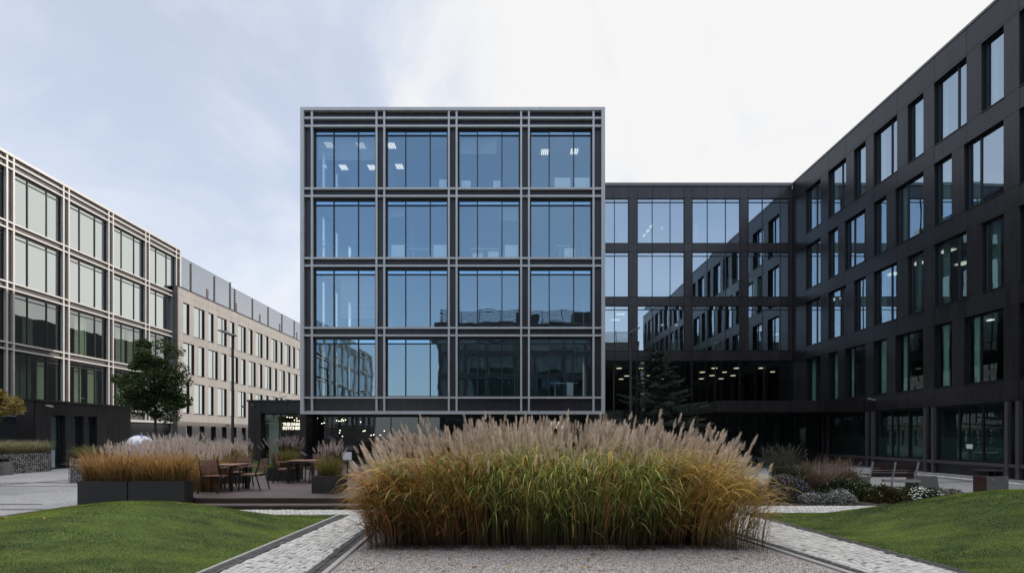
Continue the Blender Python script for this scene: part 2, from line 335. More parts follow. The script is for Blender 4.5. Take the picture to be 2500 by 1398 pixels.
def edgeL(Y): return -3.82-(Y-6.16)*-.031*1.0            # outer edge of the left path
def inL(Y): return -2.34-(Y-6.16)*.05
def outR(Y): return 5.67-(Y-6.16)*.093
def inR(Y): return 4.16-(Y-6.16)*.18
def tag_s(o): o['kind'] = 'structure'; return o
class Stones:
    def __init__(s): s.m = MB()
    def stone(s, cx, cy, w, l, ang, z0=.006, h=.02, mi=0):
        tx = random.uniform(-.003, .003); ty = random.uniform(-.003, .003); h += random.uniform(-.003, .003)
        ca, sa = math.cos(ang), math.sin(ang); n = len(s.m.v)
        for (k, zz) in ((1.0, z0), (1.0, z0+h*.55), (.84, z0+h)):
            for (ux, uy) in ((-1, -1), (1, -1), (1, 1), (-1, 1)):
                x = ux*w/2*k+random.uniform(-.003, .003); y = uy*l/2*k+random.uniform(-.003, .003)
                s.m.v.append((cx+x*ca-y*sa, cy+x*sa+y*ca, zz+(tx*ux+ty*uy if zz > z0 else 0)))
        for b in (0, 4):
            for i in range(4):
                j = (i+1) % 4; s.m.f.append((n+b+i, n+b+j, n+b+4+j, n+b+4+i)); s.m.mi.append(mi)
        s.m.f.append((n+8, n+9, n+10, n+11)); s.m.mi.append(mi)
def strip(fa, fb, Y0, Y1, name, mat):
    ys = np.linspace(Y0, Y1, 12); mm = MB()
    for i in range(11):
        mm.quad([(fa(ys[i]), ys[i], .005), (fb(ys[i]), ys[i], .005), (fb(ys[i+1]), ys[i+1], .005), (fa(ys[i+1]), ys[i+1], .005)])
    return tag_s(mm.build(name, mat))
strip(lambda y: edgeL(y), lambda y: inL(y), 3.0, 10.62, 'path_bed', M['mortar'])
strip(lambda y: inR(y), lambda y: outR(y), 3.0, 10.9, 'path_bed', M['mortar'])
S = Stones()
def paved(fa, fb, Y0, Y1, dark_w=.20):
    Y = Y0; row = 0
    while Y < Y1:
        a, b = fa(Y), fb(Y); ang = math.atan2(-(fa(Y+.5)-fa(Y)), .5)
        nd = 2
        for k in range(nd):
            S.stone(a+.0+(k+.5)*dark_w/nd, Y, dark_w/nd-.008, .088, ang, mi=1); S.stone(b-(k+.5)*dark_w/nd, Y, dark_w/nd-.008, .088, ang, mi=1)
        x = a+dark_w+random.uniform(0, .03)
        # courses run along the path: offset every column
        while x < b-dark_w-.03:
            w = min(random.uniform(.088, .10), b-dark_w-x)
            if w > .045: S.stone(x+w/2, Y+((int((x-a)/.1)) % 2)*.05+random.uniform(-.008, .008), w-.008, .091, ang+random.uniform(-.04, .04))
            x += w
        Y += .097; row += 1
paved(edgeL, inL, 5.3, 10.6)
paved(inR, outR, 5.3, 10.85)
def field(x0, x1, y0, y1, cond=None):
    y = y0+.045; r = 0
    while y < y1-.03:
        x = x0+(r % 2)*.05+.05
        while x < x1-.05:
            if cond is None or cond(x, y): S.stone(x, y, .088, .086, random.uniform(-.05, .05))
            x += .098
        y += .095; r += 1
field(-8.2, -2.4, 10.66, 11.40)
field(3.3, 11.0, 10.92, 11.95)
o = S.m.build('path_paving', [M['stone'], M['stoned']]); tag_s(o)
sheet('path_bed', [(-8.4, 10.62), (-2.3, 10.62), (-2.3, 11.42), (-8.4, 11.42)], .0045, M['mortar'])
sheet('path_bed', [(3.2, 10.9), (11.2, 10.9), (11.2, 12.0), (3.2, 12.0)], .0045, M['mortar'])
# kerbs
def kerb(f, w, Y0, Y1, h=.035):
    mm = MB(); ys = np.arange(Y0, Y1, 1.0)
    for y in ys:
        y2 = min(y+.992, Y1); mm.prism([(f(y), y), (f(y)+w, y), (f(y2)+w, y2), (f(y2), y2)], 0, h)
    return bevel(tag_s(mm.build('kerb', M['conclight'])), .006, 1)
kerb(lambda y: edgeL(y)-.058, .05, 3, 10.6, .03); kerb(lambda y: inL(y)+.008, .075, 3, 10.6, .045)
kerb(lambda y: inR(y)-.083, .075, 3, 10.9, .045)
# gravel bed
m = MB(); ys = np.linspace(3, 11.6, 20)
for i in range(19): m.quad([(inL(ys[i])+.083, ys[i], .012), (inR(ys[i])-.083, ys[i], .012), (inR(ys[i+1])-.083, ys[i+1], .012), (inL(ys[i+1])+.083, ys[i+1], .012)])
tag_s(m.build('gravel_bed', M['gravel']))
n = 22000; yy = rng.uniform(5.6, 7.9, n); xx = rng.uniform(-2.25, 3.95, n)
ok = (xx > -2.26-(yy-6.16)*.05+.03) & (xx < 4.16-(yy-6.16)*.18-.11); xx = xx[ok]; yy = yy[ok]; n = len(xx)
r = rng.uniform(.005, .012, n); octv = np.array([(1,0,0),(0,1,0),(-1,0,0),(0,-1,0),(0,0,.8),(0,0,-.5)], float)
sc = rng.uniform(.6, 1.2, (n, 1, 3)); an = rng.uniform(0, 6.28, n)
V = octv[None]*sc*r[:, None, None]; Vx = V[..., 0]*np.cos(an)[:, None]-V[..., 1]*np.sin(an)[:, None]; Vy = V[..., 0]*np.sin(an)[:, None]+V[..., 1]*np.cos(an)[:, None]
V = np.stack([Vx+xx[:, None], Vy+yy[:, None], V[..., 2]+.015], -1).reshape(-1, 3)
tf = np.array([(0,1,4),(1,2,4),(2,3,4),(3,0,4),(1,0,5),(2,1,5),(3,2,5),(0,3,5)]); FC = (tf[None]+6*np.arange(n)[:, None, None]).reshape(-1, 3)
me = bpy.data.meshes.new('gravel'); me.from_pydata(V.tolist(), [], FC.tolist())
for k in ('pebA', 'pebB', 'pebC'): me.materials.append(M[k])
me.polygons.foreach_set('material_index', np.repeat(rng.choice([0, 0, 1, 2], n), 8).astype(np.int32)); me.update()
o = bpy.data.objects.new('gravel', me); C.objects.link(o); props(o, 'loose pinkish grey gravel in front of the tall grass', 'gravel', None, 'stuff')

# lawns
def sm(a, b, x): t = np.clip((x-a)/(b-a), 0, 1); return t*t*(3-2*t)
def backL(X): return np.where(X > -6.6, 10.58, 10.58-(np.clip(-6.6-X, 0, 9)**1.5)*.20)
def hL(X, Y): return (.475*np.exp(-((X+7.0)/1.55)**2/2)*np.exp(-((Y-8.95)/1.35)**2/2)+.05*np.exp(-((X+9.6)/1.5)**2))*sm(0, .9, backL(X)-Y)*sm(0, 1.3, edgeL(Y)-X)+.012
def backR(X): return 10.86+np.clip(X-7.5, 0, 9)*.12
def hR(X, Y): return .68*np.exp(-((X-10.2)/2.25)**2/2)*np.exp(-((Y-9.2)/1.5)**2/2)*sm(0, .9, backR(X)-Y)*sm(0, 1.6, X-outR(Y))+.012
def vn(x, y, seed):
    g = np.random.default_rng(seed).random((64, 64)); xi = np.floor(x).astype(int); yi = np.floor(y).astype(int); fx = x-xi; fy = y-yi; fx = fx*fx*(3-2*fx); fy = fy*fy*(3-2*fy)
    a = g[xi % 64, yi % 64]; b = g[(xi+1) % 64, yi % 64]; c = g[xi % 64, (yi+1) % 64]; d = g[(xi+1) % 64, (yi+1) % 64]
    return (a*(1-fx)+b*fx)*(1-fy)+(c*(1-fx)+d*fx)*fy
def fbm(x, y, seed): return sum(vn(x*2**k, y*2**k, seed+k)*.5**k for k in range(4))/1.875-.5
def lawn(name, xa, xb, backf, hf, n_bl, lab):
    nu, nv = 90, 90; u = np.linspace(0, 1, nu)[:, None]; v = np.linspace(0, 1, nv)[None, :]
    def mp(u, v):
        Y = 2.0+v*8.5; X = lerp(xa(Y), xb(Y), u); Yb = backf(X); Y = 2.0+v*(Yb-2.0); X = lerp(xa(Y), xb(Y), u); Y = 2.0+v*(backf(X)-2.0)
        return X, Y, hf(X, Y)
    X, Y, Z = mp(u, v); V = np.stack([X, Y, Z], -1).reshape(-1, 3)
    i = (np.arange(nu-1)[:, None]*nv+np.arange(nv-1)[None, :]); Q = np.stack([i, i+nv, i+nv+1, i+1], -1).reshape(-1, 4)
    me = bpy.data.meshes.new(name); me.from_pydata(V.tolist(), [], Q.tolist()); me.materials.append(M['lawn']); me.polygons.foreach_set('use_smooth', [True]*len(Q)); me.update()
    o = bpy.data.objects.new(name, me); C.objects.link(o); o['kind'] = 'structure'
    uu = rng.uniform(0, 1, n_bl); vv = rng.uniform(.42, 1, n_bl)**.9
    X, Y, Z = mp(uu, vv); keep = np.abs(X)/Y < 1.2; X, Y, Z = X[keep], Y[keep], Z[keep]; n = len(X)
    pat = np.sin(X*2.1+1.3*np.sin(Y*3.1))*.5+np.sin(Y*6.3+X*1.1+np.sin(X*3.3))*.5; pat2 = np.sin(X*7+Y*5)*np.sin(Y*11-X*3)
    q1 = np.sin(X*3.7+np.sin(Y*5.3+X)*1.7)*np.sin(Y*8.9+np.sin(X*2.9)*2.0); q2 = np.sin(Y*15+np.sin(X*3.1)*2.5+X*2)*.5
    tone = np.clip(.42+1.5*fbm(X*1.3+40, Y*4.2+40, 5)+.6*fbm(X*.5+20, Y*.9+20, 9)+.5*fbm(X*6+90, Y*12+90, 15)+rng.normal(0, .13, n), 0, 1)[:, None]**1.1
    ca = np.array([.020, .046, .005]); cb = np.array([.36, .46, .06]); col = ca+(cb-ca)*tone
    yel = rng.random(n) < .05+.10*(q1 > .55); col[yel] = np.array([.20, .19, .07])
    H = rng.uniform(.018, .038, n); az = rng.uniform(0, 6.28, n)
    Pt, W, Sd, t = arcs(np.stack([X, Y, Z-.004], -1), az, H, rng.uniform(0, .3, n), rng.uniform(.5, 1.5, n), np.ones(n), 3, rng.uniform(.003, .006, n))
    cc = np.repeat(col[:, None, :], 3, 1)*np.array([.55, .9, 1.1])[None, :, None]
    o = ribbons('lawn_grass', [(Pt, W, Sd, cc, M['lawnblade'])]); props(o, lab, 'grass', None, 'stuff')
lawn('lawn', lambda Y: -16.0+0*Y, lambda Y: edgeL(Y)-.06, backL, hL, 300000, 'short mown grass on the mounded lawn left of the path')
lawn('lawn', lambda Y: outR(Y)+.01, lambda Y: 17.0+0*Y, backR, hR, 300000, 'short mown grass on the mounded lawn right of the path')
def litter(xa, xb, ya, yb, hf, n, lab):
    X = rng.uniform(xa, xb, n); Y = rng.uniform(ya, yb, n)**1.0; Z = hf(X, Y)+.032; a = rng.uniform(0, 6.28, n); ax = np.stack([np.cos(a), np.sin(a), rng.normal(0, .3, n)], -1)
    p = np.stack([X, Y, Z], -1); L = rng.uniform(.02, .045, n); s = np.cross(ax, np.array([0, 0, 1.0])+rng.normal(0, .3, (n, 3))); s /= np.linalg.norm(s, axis=1)[:, None]
    Pt = np.stack([p-ax*L[:, None], p+np.array([0, 0, .008]), p+ax*L[:, None]], 1); W = np.stack([L*.3, L*1.1, L*.2], 1)
    col = lerp(np.array([.16, .08, .03]), np.array([.46, .32, .10]), rng.uniform(0, 1, (n, 1))); props(ribbons('fallen_leaves', [(Pt, W, s, np.repeat(col[:, None], 3, 1), M['leaf'])]), lab, 'leaves', None, 'stuff')
litter(-9, -4.3, 6, 10.2, hL, 24, 'scattered dry leaves lying on the left lawn'); litter(6, 11, 6, 10.4, hR, 18, 'scattered dry leaves lying on the right lawn')
litter(-2.2, 3.8, 6.2, 7.4, lambda X, Y: 0*X-.012, 60, 'dry leaf bits lying on the gravel before the tall grass')
# small lawn behind the deck
nu = 40; X, Y = np.meshgrid(np.linspace(-14.5, -9.32, nu), np.linspace(17, 24, nu), indexing='ij')
Z = .78*np.exp(-((X+11.9)/1.35)**2/2-((Y-19.9)/1.5)**2/2)+.21
i = (np.arange(nu-1)[:, None]*nu+np.arange(nu-1)[None, :]); Q = np.stack([i, i+nu, i+nu+1, i+1], -1).reshape(-1, 4)
me = bpy.data.meshes.new('lawn'); me.from_pydata(np.stack([X, Y, Z], -1).reshape(-1, 3).tolist(), [], Q.tolist()); me.materials.append(M['lawn']); me.polygons.foreach_set('use_smooth', [True]*len(Q))
o = bpy.data.objects.new('lawn', me); C.objects.link(o); o['kind'] = 'structure'
n = 30000; X = rng.uniform(-13, -9.35, n); Y = rng.uniform(17, 23, n); Z = .78*np.exp(-((X+11.9)/1.35)**2/2-((Y-19.9)/1.5)**2/2)+.206
Pt, W, Sd, t = arcs(np.stack([X, Y, Z], -1), rng.uniform(0, 6.28, n), rng.uniform(.03, .06, n), np.zeros(n), np.ones(n), np.ones(n), 3, np.full(n, .010))
cc = lerp(np.array([.03, .06, .01])[None, None, :], np.array([.12, .18, .035])[None, None, :], rng.uniform(0, 1, (n, 1, 1)))*np.ones((1, 3, 1))
props(ribbons('lawn_grass', [(Pt, W, Sd, cc, M['lawnblade'])]), 'mown grass on the small mound behind the wooden deck', 'grass', None, 'stuff')

# ------------------------------------------------------------------ facade pieces
def window(parent, fr, u0, u1, z0, z1, mulls, transom=None, ft=.05, dep=.0, fd=.08, glass=None, tr_glass=None, tilt=.004):
    """frame (part) with its glass panes (sub-part); dep = outward position of the frame's front"""
    f = MB(fr)
    f.box((u0, dep-fd, z0), (u1, dep, z0+ft)); f.box((u0, dep-fd, z1-ft), (u1, dep, z1))
    f.box((u0, dep-fd, z0+ft), (u0+ft, dep, z1-ft)); f.box((u1-ft, dep-fd, z0+ft), (u1, dep, z1-ft))
    ed = [u0+ft]
    for q in mulls:
        f.box((q-ft*.55, dep-fd, z0+ft), (q+ft*.55, dep, z1-ft)); ed += [q-ft*.55, q+ft*.55]
    ed.append(u1-ft)
    zs = [(z0+ft, z1-ft, 0)]
    if transom:
        for a in range(0, len(ed), 2): f.box((ed[a], dep-fd+.002, transom-ft*.6), (ed[a+1], dep-.002, transom+ft*.6))
        zs = [(z0+ft, transom-ft*.6, 0), (transom+ft*.6, z1-ft, 1)]
    fo = f.build('window', M['frame'], parent)
    g = MB(fr); gd = dep-fd*.6
    for a in range(0, len(ed), 2):
        for (za, zb, mi) in zs:
            a1, a2, a3 = [random.uniform(-tilt, tilt)*(ed[a+1]-ed[a]) for _ in range(3)]
            g.quad([(ed[a], gd, za), (ed[a+1], gd+a1, za), (ed[a+1], gd+a1+a2, zb), (ed[a], gd+a2, zb)], mi if tr_glass else 0)
    g.build('pane', [glass, tr_glass] if tr_glass else glass, fo, fix=False)
    return fo
def clad(parent, fr, rects, mat, name='wall', gap=.008, back=.30, th=.03):
    f = MB(fr)
    for (u0, u1, z0, z1) in rects:
        f.box((u0+gap, -th, z0+gap), (u1-gap, 0, z1-gap), 0); f.box((u0, -back, z0), (u1, -th-.002, z1), 1)
    return f.build(name, [mat, M['darkback']], parent)
def grid_facade(parent, fr, nb, bay=3.62, u0=0.0, rows=4, railm='rail', spanm='spanC', glass='glassC', trg='glassT', low=None, wins=True, zt=18.2, every=True, frame_ends=(True, True)):
    """glass boxes of the metal-grid facade: double rails between bays and storeys"""
    U1 = u0+nb*bay; zr = [17.68, 17.28]; 
    for k in range(rows): zr += [14.14-3.5*k, 13.76-3.5*k]
    zb = 14.14-3.5*(rows-1)-1.01+.175                     # bottom of the frame
    zr[-1] = None; zr = [z for z in zr if z]
    ur = []
    for i in range(nb+1):
        c = u0+i*bay
        if i > 0: ur.append(c-.195)
        if i < nb: ur.append(c+.195)
    R = MB(fr); t = .047
    for a, u in enumerate(ur): R.box((u-t, .0, zb+.16), (u+t, .16, zt-.16))
    ua = u0-.2; ub = U1+.2
    for z in zr:
        xs = [ua]+ur+[ub]
        e = [ua] + [v for u in ur for v in (u-t, u+t)] + [ub]
        for a in range(0, len(e), 2):
            if e[a+1]-e[a] > .02: R.box((e[a], .003, z-t), (e[a+1], .157, z+t))
    R.build('facade_rail', M[railm], parent)
    O = MB(fr); fw = .18
    O.box((ua-fw, -.3, zt-.16), (ub+fw, .19, zt)); O.box((ua-fw, -.3, zb), (ub+fw, .19, zb+.16))
    O.box((ua-fw, -.3, zb+.162), (ua, .188, zt-.162)); O.box((ub, -.3, zb+.162), (ub+fw, .188, zt-.162))
    O.build('outer_frame', M[railm], parent)
    # spandrels + piers
    rc = []; ww = []
    zt_ = zt-.16
    for i in range(nb):
        a = u0+i*bay+.195+.07; b = u0+(i+1)*bay-.195-.07; ww.append((a, b))
        rc.append((a, b, 17.18, zt_))
        for k in range(rows):
            lo = 14.18-3.5*k; rc.append((a, b, (lo-.54) if k < rows-1 else zb+.16, lo))
    for i in range(nb+1):
        c = u0+i*bay; a = c-.265 if i else ua; b = c+.265 if i < nb else ub
        zz = [zb+.16]+[v for k in range(rows-1, -1, -1) for v in ([14.14-3.5*k]+([14.14-3.5*k-.38] if k < rows-1 else []))]+[17.48, zt_]
        zz = sorted(set(zz))
        for q in range(len(zz)-1): rc.append((a, b, zz[q], zz[q+1]))
    clad(parent, fr, rc, M[spanm], gap=.004, back=.22)
    for i, (a, b) in enumerate(ww):
        for k in range(rows):
            z0 = 14.18-3.5*k; z1 = z0+2.98 if k else 17.18
            if k: z1 = 14.18-3.5*(k-1)-.54
            w = b-a
            window(parent, fr, a+.01, b-.01, z0+.01, z1-.01, [a+w*.31, a+w*.71], z1-.26, .045, -.04, .08, M[low if low and k >= 2 else glass], M[trg] if trg and not (low and k >= 2) else None)
    return ww
def rooms(parent, box, floors, mats=('ceil', 'carpet', 'int'), side=None, walls='NESW', h=2.98, thick=.5):
    """floor slabs with pale ceilings, back walls"""
    x0, x1, y0, y1 = box; f = MB()
    for z in floors:
        f.box((x0, y0, z-.28), (x1, y1, z), 1)                 # floor build-up (carpet)
        f.box((x0, y0, z+h), (x1, y1, z+h+.2), 0)              # ceiling
    if 'N' in walls: f.box((x0, y1, floors[-1]-.3), (x1, y1+.2, floors[0]+3.4), 2)
    if 'S' in walls: f.box((x0, y0-.2, floors[-1]-.3), (x1, y0, floors[0]+3.4), 2)
    if 'E' in walls: f.box((x1, y0, floors[-1]-.3), (x1+.2, y1, floors[0]+3.4), 2)
    if 'W' in walls: f.box((x0-.2, y0, floors[-1]-.3), (x0, y1, floors[0]+3.4), 2)
    return f.build('interior', [M[k] for k in mats], parent)

# ================================================================== central glass box
CB = empty('office_building', (-3, 30, 0), 0, 'central office block with projecting glass box framed by paired grey metal rails', 'building')
CB.location = (0, 0, 0)
YC = 24.9; frC = fr_front(-10.255, YC+.16)
ww = grid_facade(CB, frC, 4, 3.637)
XL, XR = -10.64, 4.62
# left side wall with window slots, right wall, roof, soffit
lw = fr_west(XL+.32)
rc = []; slots = [(26.2, 27.3), (28.2, 29.3), (30.4, 31.5)]
zb = 3.13
bands = [(3.13, 3.8), (6.6, 7.3), (10.1, 10.8), (13.6, 14.3), (17.1, 18.1)]
for (a, b) in bands: rc += [(25.4, 27.8, a, b), (27.8, 29.8, a, b), (29.8, 34, a, b), (34, 40, a, b)]
for (a, b) in [(3.8, 6.6), (7.3, 10.1), (10.8, 13.6), (14.3, 17.1)]: rc += [(25.4, 26.2, a, b), (27.3, 28.2, a, b), (29.3, 30.4, a, b), (31.5, 40, a, b)]
clad(CB, lw, rc, M['dark'])
for (a, b) in [(3.8, 6.6), (7.3, 10.1), (10.8, 13.6), (14.3, 17.1)]:
    for (u, v) in slots: window(CB, lw, u+.005, v-.005, a+.005, b-.005, [], None, .05, -.15, .08, M['glassC'])
f = MB(); f.box((XR-.12, 25.3, 3.13), (XR-.02, 33, 18.1)); f.build('side_wall', M['dark'], CB)
f = MB(); f.box((XL+.4, 25.3, 18.0), (XR-.15, 40, 18.12)); f.build('roof', M['darkback'], CB)
f = MB(); f.box((XL+.1, 25.15, 3.0), (XR-.1, 33, 3.12)); f.build('soffit', M['dark'], CB)
rooms(CB, (XL+.7, XR-.2, 25.45, 31.0), [14.16, 10.66, 7.16, 3.66], walls='N')
f = MB()
for (x, rws) in ((-7.05, (0,)), (-5.45, (1,)), (-3.0, (0, 2, 3)), (.6, (1,)), (-6.6, (2, 3))):
    for k in rws: f.box((x, 26.6, 14.16-3.5*k), (x+.1, 31.0, 14.16-3.5*k+2.97))
f.build('partition_wall', M['int'], CB)
for (i, k, a, b, top) in ((0, 0, .05, 2.95, 1.3), (2, 0, .05, 1.9, 1.0), (0, 2, 1.2, 2.95, 2.4), (1, 1, .05, .9, .7), (3, 3, .05, 1.0, .5), (2, 1, 2.05, 2.95, .9)):
    f = MB(); zz = 17.08-3.5*k; x0 = -10.255+i*3.637+.3
    while zz > 17.08-3.5*k-top: f.box((x0+a, 25.32, zz-.012), (x0+b, 25.36, zz)); zz -= .06
    f.build('venetian_blind', M['cab'], CB)
def ceil_light(parent, px, py, z, w=.62, d=.62, n=4, mat='lamp', name='ceiling_light'):
    Y = (z-EYE)*F/(HZ-py); X = (px-CX)*Y/F; f = MB()
    for i in range(n):
        x = X-w/2+w*(i+.5)/n; f.box((x-w/n*.28, Y-d/2, z-.035), (x+w/n*.28, Y+d/2, z-.012))
    return f.build(name, M[mat], parent)
for (px, py) in ((804, 354), (838.7, 408), (880.8, 354.8), (907.8, 408.3), (956, 355), (975.4, 406), (1330, 370.7), (1402, 369)):
    ceil_light(CB, px, py, 17.14, .42, .5, 4)
for (px, py, z) in ((1022.5, 740.6, 10.14), (1378, 746.6, 10.14), (1386, 762, 10.14), (1394, 772, 10.14), (959, 872, 6.64), (1023, 876, 6.64), (1038, 888, 6.64), (1174, 876, 6.64), (1260, 876, 6.64)):
    ceil_light(CB, px, py, z, .5, .3, 1)
# dim ceiling fittings
f = MB()
for (px, py, z) in ((835, 530, 13.64), (990, 521, 13.64), (1032, 553, 13.64), (1193, 521, 13.64), (1372, 521, 13.64), (1218, 553, 13.64), (1076, 367, 17.14), (858, 541, 13.64)):
    Y = (z-EYE)*F/(HZ-py); X = (px-CX)*Y/F
    for i in range(16):
        a = 2*math.pi*i/16; b = 2*math.pi*(i+1)/16
        f.tube((X+.3*math.cos(a), Y+.3*math.sin(a), z-.03), (X+.3*math.cos(b), Y+.3*math.sin(b), z-.03), .03, seg=5)
f.build('ceiling_diffuser', M['int'], CB)
# camera domes on the facade
for (px, py) in ((929.5, 469), (1282, 472), (932, 809), (1282, 811)):
    x, z = P(px, py, YC); f = MB(); f.tube((x, 24.98, z), (x, 24.86, z), .07, .08, 10); f.tube((x, 24.86, z), (x, 24.80, z), .05, .03, 10); f.build('facade_spotlight', M['blackmetal'], CB)
# cabinets and desks seen through the glass
z1o, z2o = (720, 240), (1100, 240); s_ = 3.3275
cabs = [(z1o, 1172, 1238, 660, 14.18, 'small white cabinet behind the second top floor window'), (z2o, 88, 163, 668, 14.18, 'white cabinet at the left edge of the third top floor window'),
 (z2o, 347, 405, 670, 14.18, 'white cabinet beside the white partition in the third top floor window'), (z2o, 845, 975, 645, 14.18, 'wide white cabinet in the middle of the fourth top floor window'),
 (z2o, 1003, 1132, 645, 14.18, 'wide white cabinet at the right of the fourth top floor window'),
 (z1o, 783, 893, 1190, 10.68, 'tall white cabinet left of the desk in the second window of the second row'), (z1o, 1125, 1240, 1190, 10.68, 'tall white cabinet right of the desk in the second window of the second row'),
 (z2o, 178, 262, 1258, 10.68, 'low white pedestal under the left end of the third window desk'), (z2o, 305, 390, 1245, 10.68, 'low white pedestal under the right end of the third window desk'),
 (z2o, 440, 550, 1192, 10.68, 'tall white cabinet with papers at the right of the third window'), (z2o, 925, 1012, 1217, 10.68, 'white cabinet beside the desk in the fourth window of the second row')]
def cabinet(x0, x1, y, z0, z1, label, mat='cab'):
    e = empty('cabinet', ((x0+x1)/2, y, z0), 0, label, 'cabinet', 'white cabinets behind the office windows'); w = (x1-x0)/2
    f = MB(); f.box((-w, 0, 0), (w, .45, z1-z0)); f.build('body', M[mat], e)
    f = MB(); f.box((-w+.02, -.018, .03), (-.004, -.001, z1-z0-.02)); f.box((.004, -.018, .03), (w-.02, -.001, z1-z0-.02)); f.build('door', M[mat], e)
for (o_, a, b, t, z, lab) in cabs:
    y = 25.30; x0 = P(a/s_+o_[0], 0, y)[0]; x1 = P(b/s_+o_[0], 0, y)[0]; zt = P(0, t/s_+o_[1], y)[1]; cabinet(x0, x1, y, z-.02, zt, lab)
def desk(x0, x1, y, z0, h, label):
    e = empty('desk', ((x0+x1)/2, y, z0), 0, label, 'desk', 'white desks behind the office windows'); w = (x1-x0)/2
    f = MB(); f.box((-w, 0, h-.03), (w, .75, h)); f.build('desktop', M['cab'], e)
    for sx in (-1, 1):
        f = MB(); f.box((sx*(w-.25)-.025, .3, .03), (sx*(w-.25)+.025, .36, h-.03)); f.box((sx*(w-.25)-.03, 0.02, 0), (sx*(w-.25)+.03, .7, .03)); f.build('leg', M['cab'], e)
for (o_, a, b, t, z, lab) in ((z1o, 915, 1120, 1218, 10.68, 'white desk between two tall cabinets in the second window'), (z2o, 160, 390, 1218, 10.68, 'white desk above two low pedestals in the third window'),
                              (z2o, 855, 970, 1192, 10.68, 'high white desk left of the cabinet in the fourth window')):
    y = 26.0; desk(P(a/s_+o_[0], 0, y)[0], P(b/s_+o_[0], 0, y)[0], y, z-.02, P(0, t/s_+o_[1], y)[1]-z+.02, lab)
desk(P(1345, 0, 26)[0], P(1412, 0, 26)[0], 26.0, 3.66, .85, 'white desk in the bottom right window of the central block')
cabinet(P(1384, 0, 25.8)[0], P(1399, 0, 25.8)[0], 25.7, 3.66, 4.45, 'white pedestal under the desk in the bottom right window')
def office_plant(px, py, y, z, label, s=.5):
    X, _ = P(px, 0, y); e = empty('potted_plant', (X, y, z), 0, label, 'plant')
    f = MB(); f.tube((0, 0, 0), (0, 0, .35), .12, .15, 12); f.build('pot', M['cab'], e)
    n = 26; az = rng.uniform(0, 6.28, n)
    Pt, W, Sd, t = arcs(np.tile([0, 0, .35+s*.4], (n, 1)), az, rng.uniform(.5, .9, n)*s, rng.uniform(0, .8, n), rng.uniform(1.2, 2.3, n), np.ones(n), 6, np.full(n, .045))
    ribbons('foliage', [(Pt, W, Sd, np.broadcast_to(np.array([.06, .12, .06]), Pt.shape).copy(), M['leaf'])], e)
    f = MB(); f.tube((0, 0, .3), (0, 0, .35+s*.4), .02, .015, 6); f.build('stem', M['bark'], e)
office_plant(1013, 450, 25.9, 14.16, 'spiky plant beside the white partition in the top floor', .8)
office_plant(783, 600, 25.9, 10.66, 'leafy plant at the left edge of the second row of windows', 1.0)
office_plant(1062, 600, 26.5, 10.66, 'plant on the far side of the desk in the second window', 1.3)

# ground floor under the box: restaurant glazing
frK = fr_front(0, 26.1)
f = MB(frK); f.box((-10.72, -.3, 2.74), (3.5, 0, 3.0)); f.box((-10.72, -.25, 0), (-10.35, 0, 2.74)); f.box((3.1, -.3, 0), (3.5, 0, 2.74)); f.build('shopfront_fascia', M['dark'], CB)
f = MB(); f.box((3.5, 27.6, 0), (6.2, 27.8, 3.1)); f.build('recessed_wall', M['intdark'], CB)
wk = [P(p, 0, 26.1)[0] for p in (758, 808, 860, 953, 1020, 1080, 1160, 1230, 1310, 1390)]
window(CB, frK, -10.34, 3.09, .02, 2.735, wk[1:-1], None, .03, -.1, .08, M['glassK'])
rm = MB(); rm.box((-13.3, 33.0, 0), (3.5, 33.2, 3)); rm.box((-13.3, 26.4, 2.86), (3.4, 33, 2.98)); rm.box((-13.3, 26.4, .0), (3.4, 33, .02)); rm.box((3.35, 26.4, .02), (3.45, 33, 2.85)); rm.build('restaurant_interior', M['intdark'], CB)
# kitchen annex, left of the box
KA = empty('restaurant_annex', (0, 0, 0), 0, 'low dark panelled restaurant annex with an illuminated sign in its window', 'building')
frA = fr_front(0, 25.3); xa = -13.48; px640 = P(638, 0, 25.3)[0]
rc = [(xa, -12.76, 0, 3.0), (xa, px640, 3.0, 3.42), (px640, -11.0, 3.0, 3.42), (-11.0, -10.7, 3.0, 3.42), (-12.76-.0, px640, 2.87, 3.0)]
rc = [(xa, -12.82, 0, 2.86), (xa, -12.82, 2.86, 3.46), (-12.82, -11.45, 2.86, 3.46), (-11.45, -10.72, 2.86, 3.46)]
clad(KA, frA, rc, M['dark'], gap=.006)
f = MB(); f.box((xa-.04, 25.24, 3.462), (-10.5, 33.2, 3.55)); f.build('roof_coping', M['blackmetal'], KA)
f = MB(); f.box((xa, 25.62, 0), (xa+.1, 33, 3.46)); f.build('side_wall', M['dark'], KA)
f = MB(); f.box((-10.72, 25.05, 0), (-10.42, 26.1, 2.99)); f.build('corner_pier', M['dark'], KA)
window(KA, frA, -12.81, -10.73, .02, 2.855, [-11.9], None, .04, -.2, .08, M['glassK'])
f = MB(); f.box((-12.7, 25.9, .03), (-12.2, 25.93, 2.8)); f.build('curtain_or_reveal', M['blind'], KA)
def text_mesh(s, size, loc, rot, mat, name, parent=None, off=.012, spacing=1.0, ext=.01):
    cu = bpy.data.curves.new(name, 'FONT'); cu.body = s; cu.size = size; cu.offset = off; cu.extrude = ext; cu.space_character = spacing
    t = bpy.data.objects.new('tmp', cu); C.objects.link(t); dg = bpy.context.evaluated_depsgraph_get()
    me = bpy.data.meshes.new_from_object(t.evaluated_get(dg)); bpy.data.objects.remove(t)
    me.materials.clear(); me.materials.append(mat); o = bpy.data.objects.new(name, me); C.objects.link(o); o.location = loc; o.rotation_euler = rot
    if parent: o.parent = parent
    return o
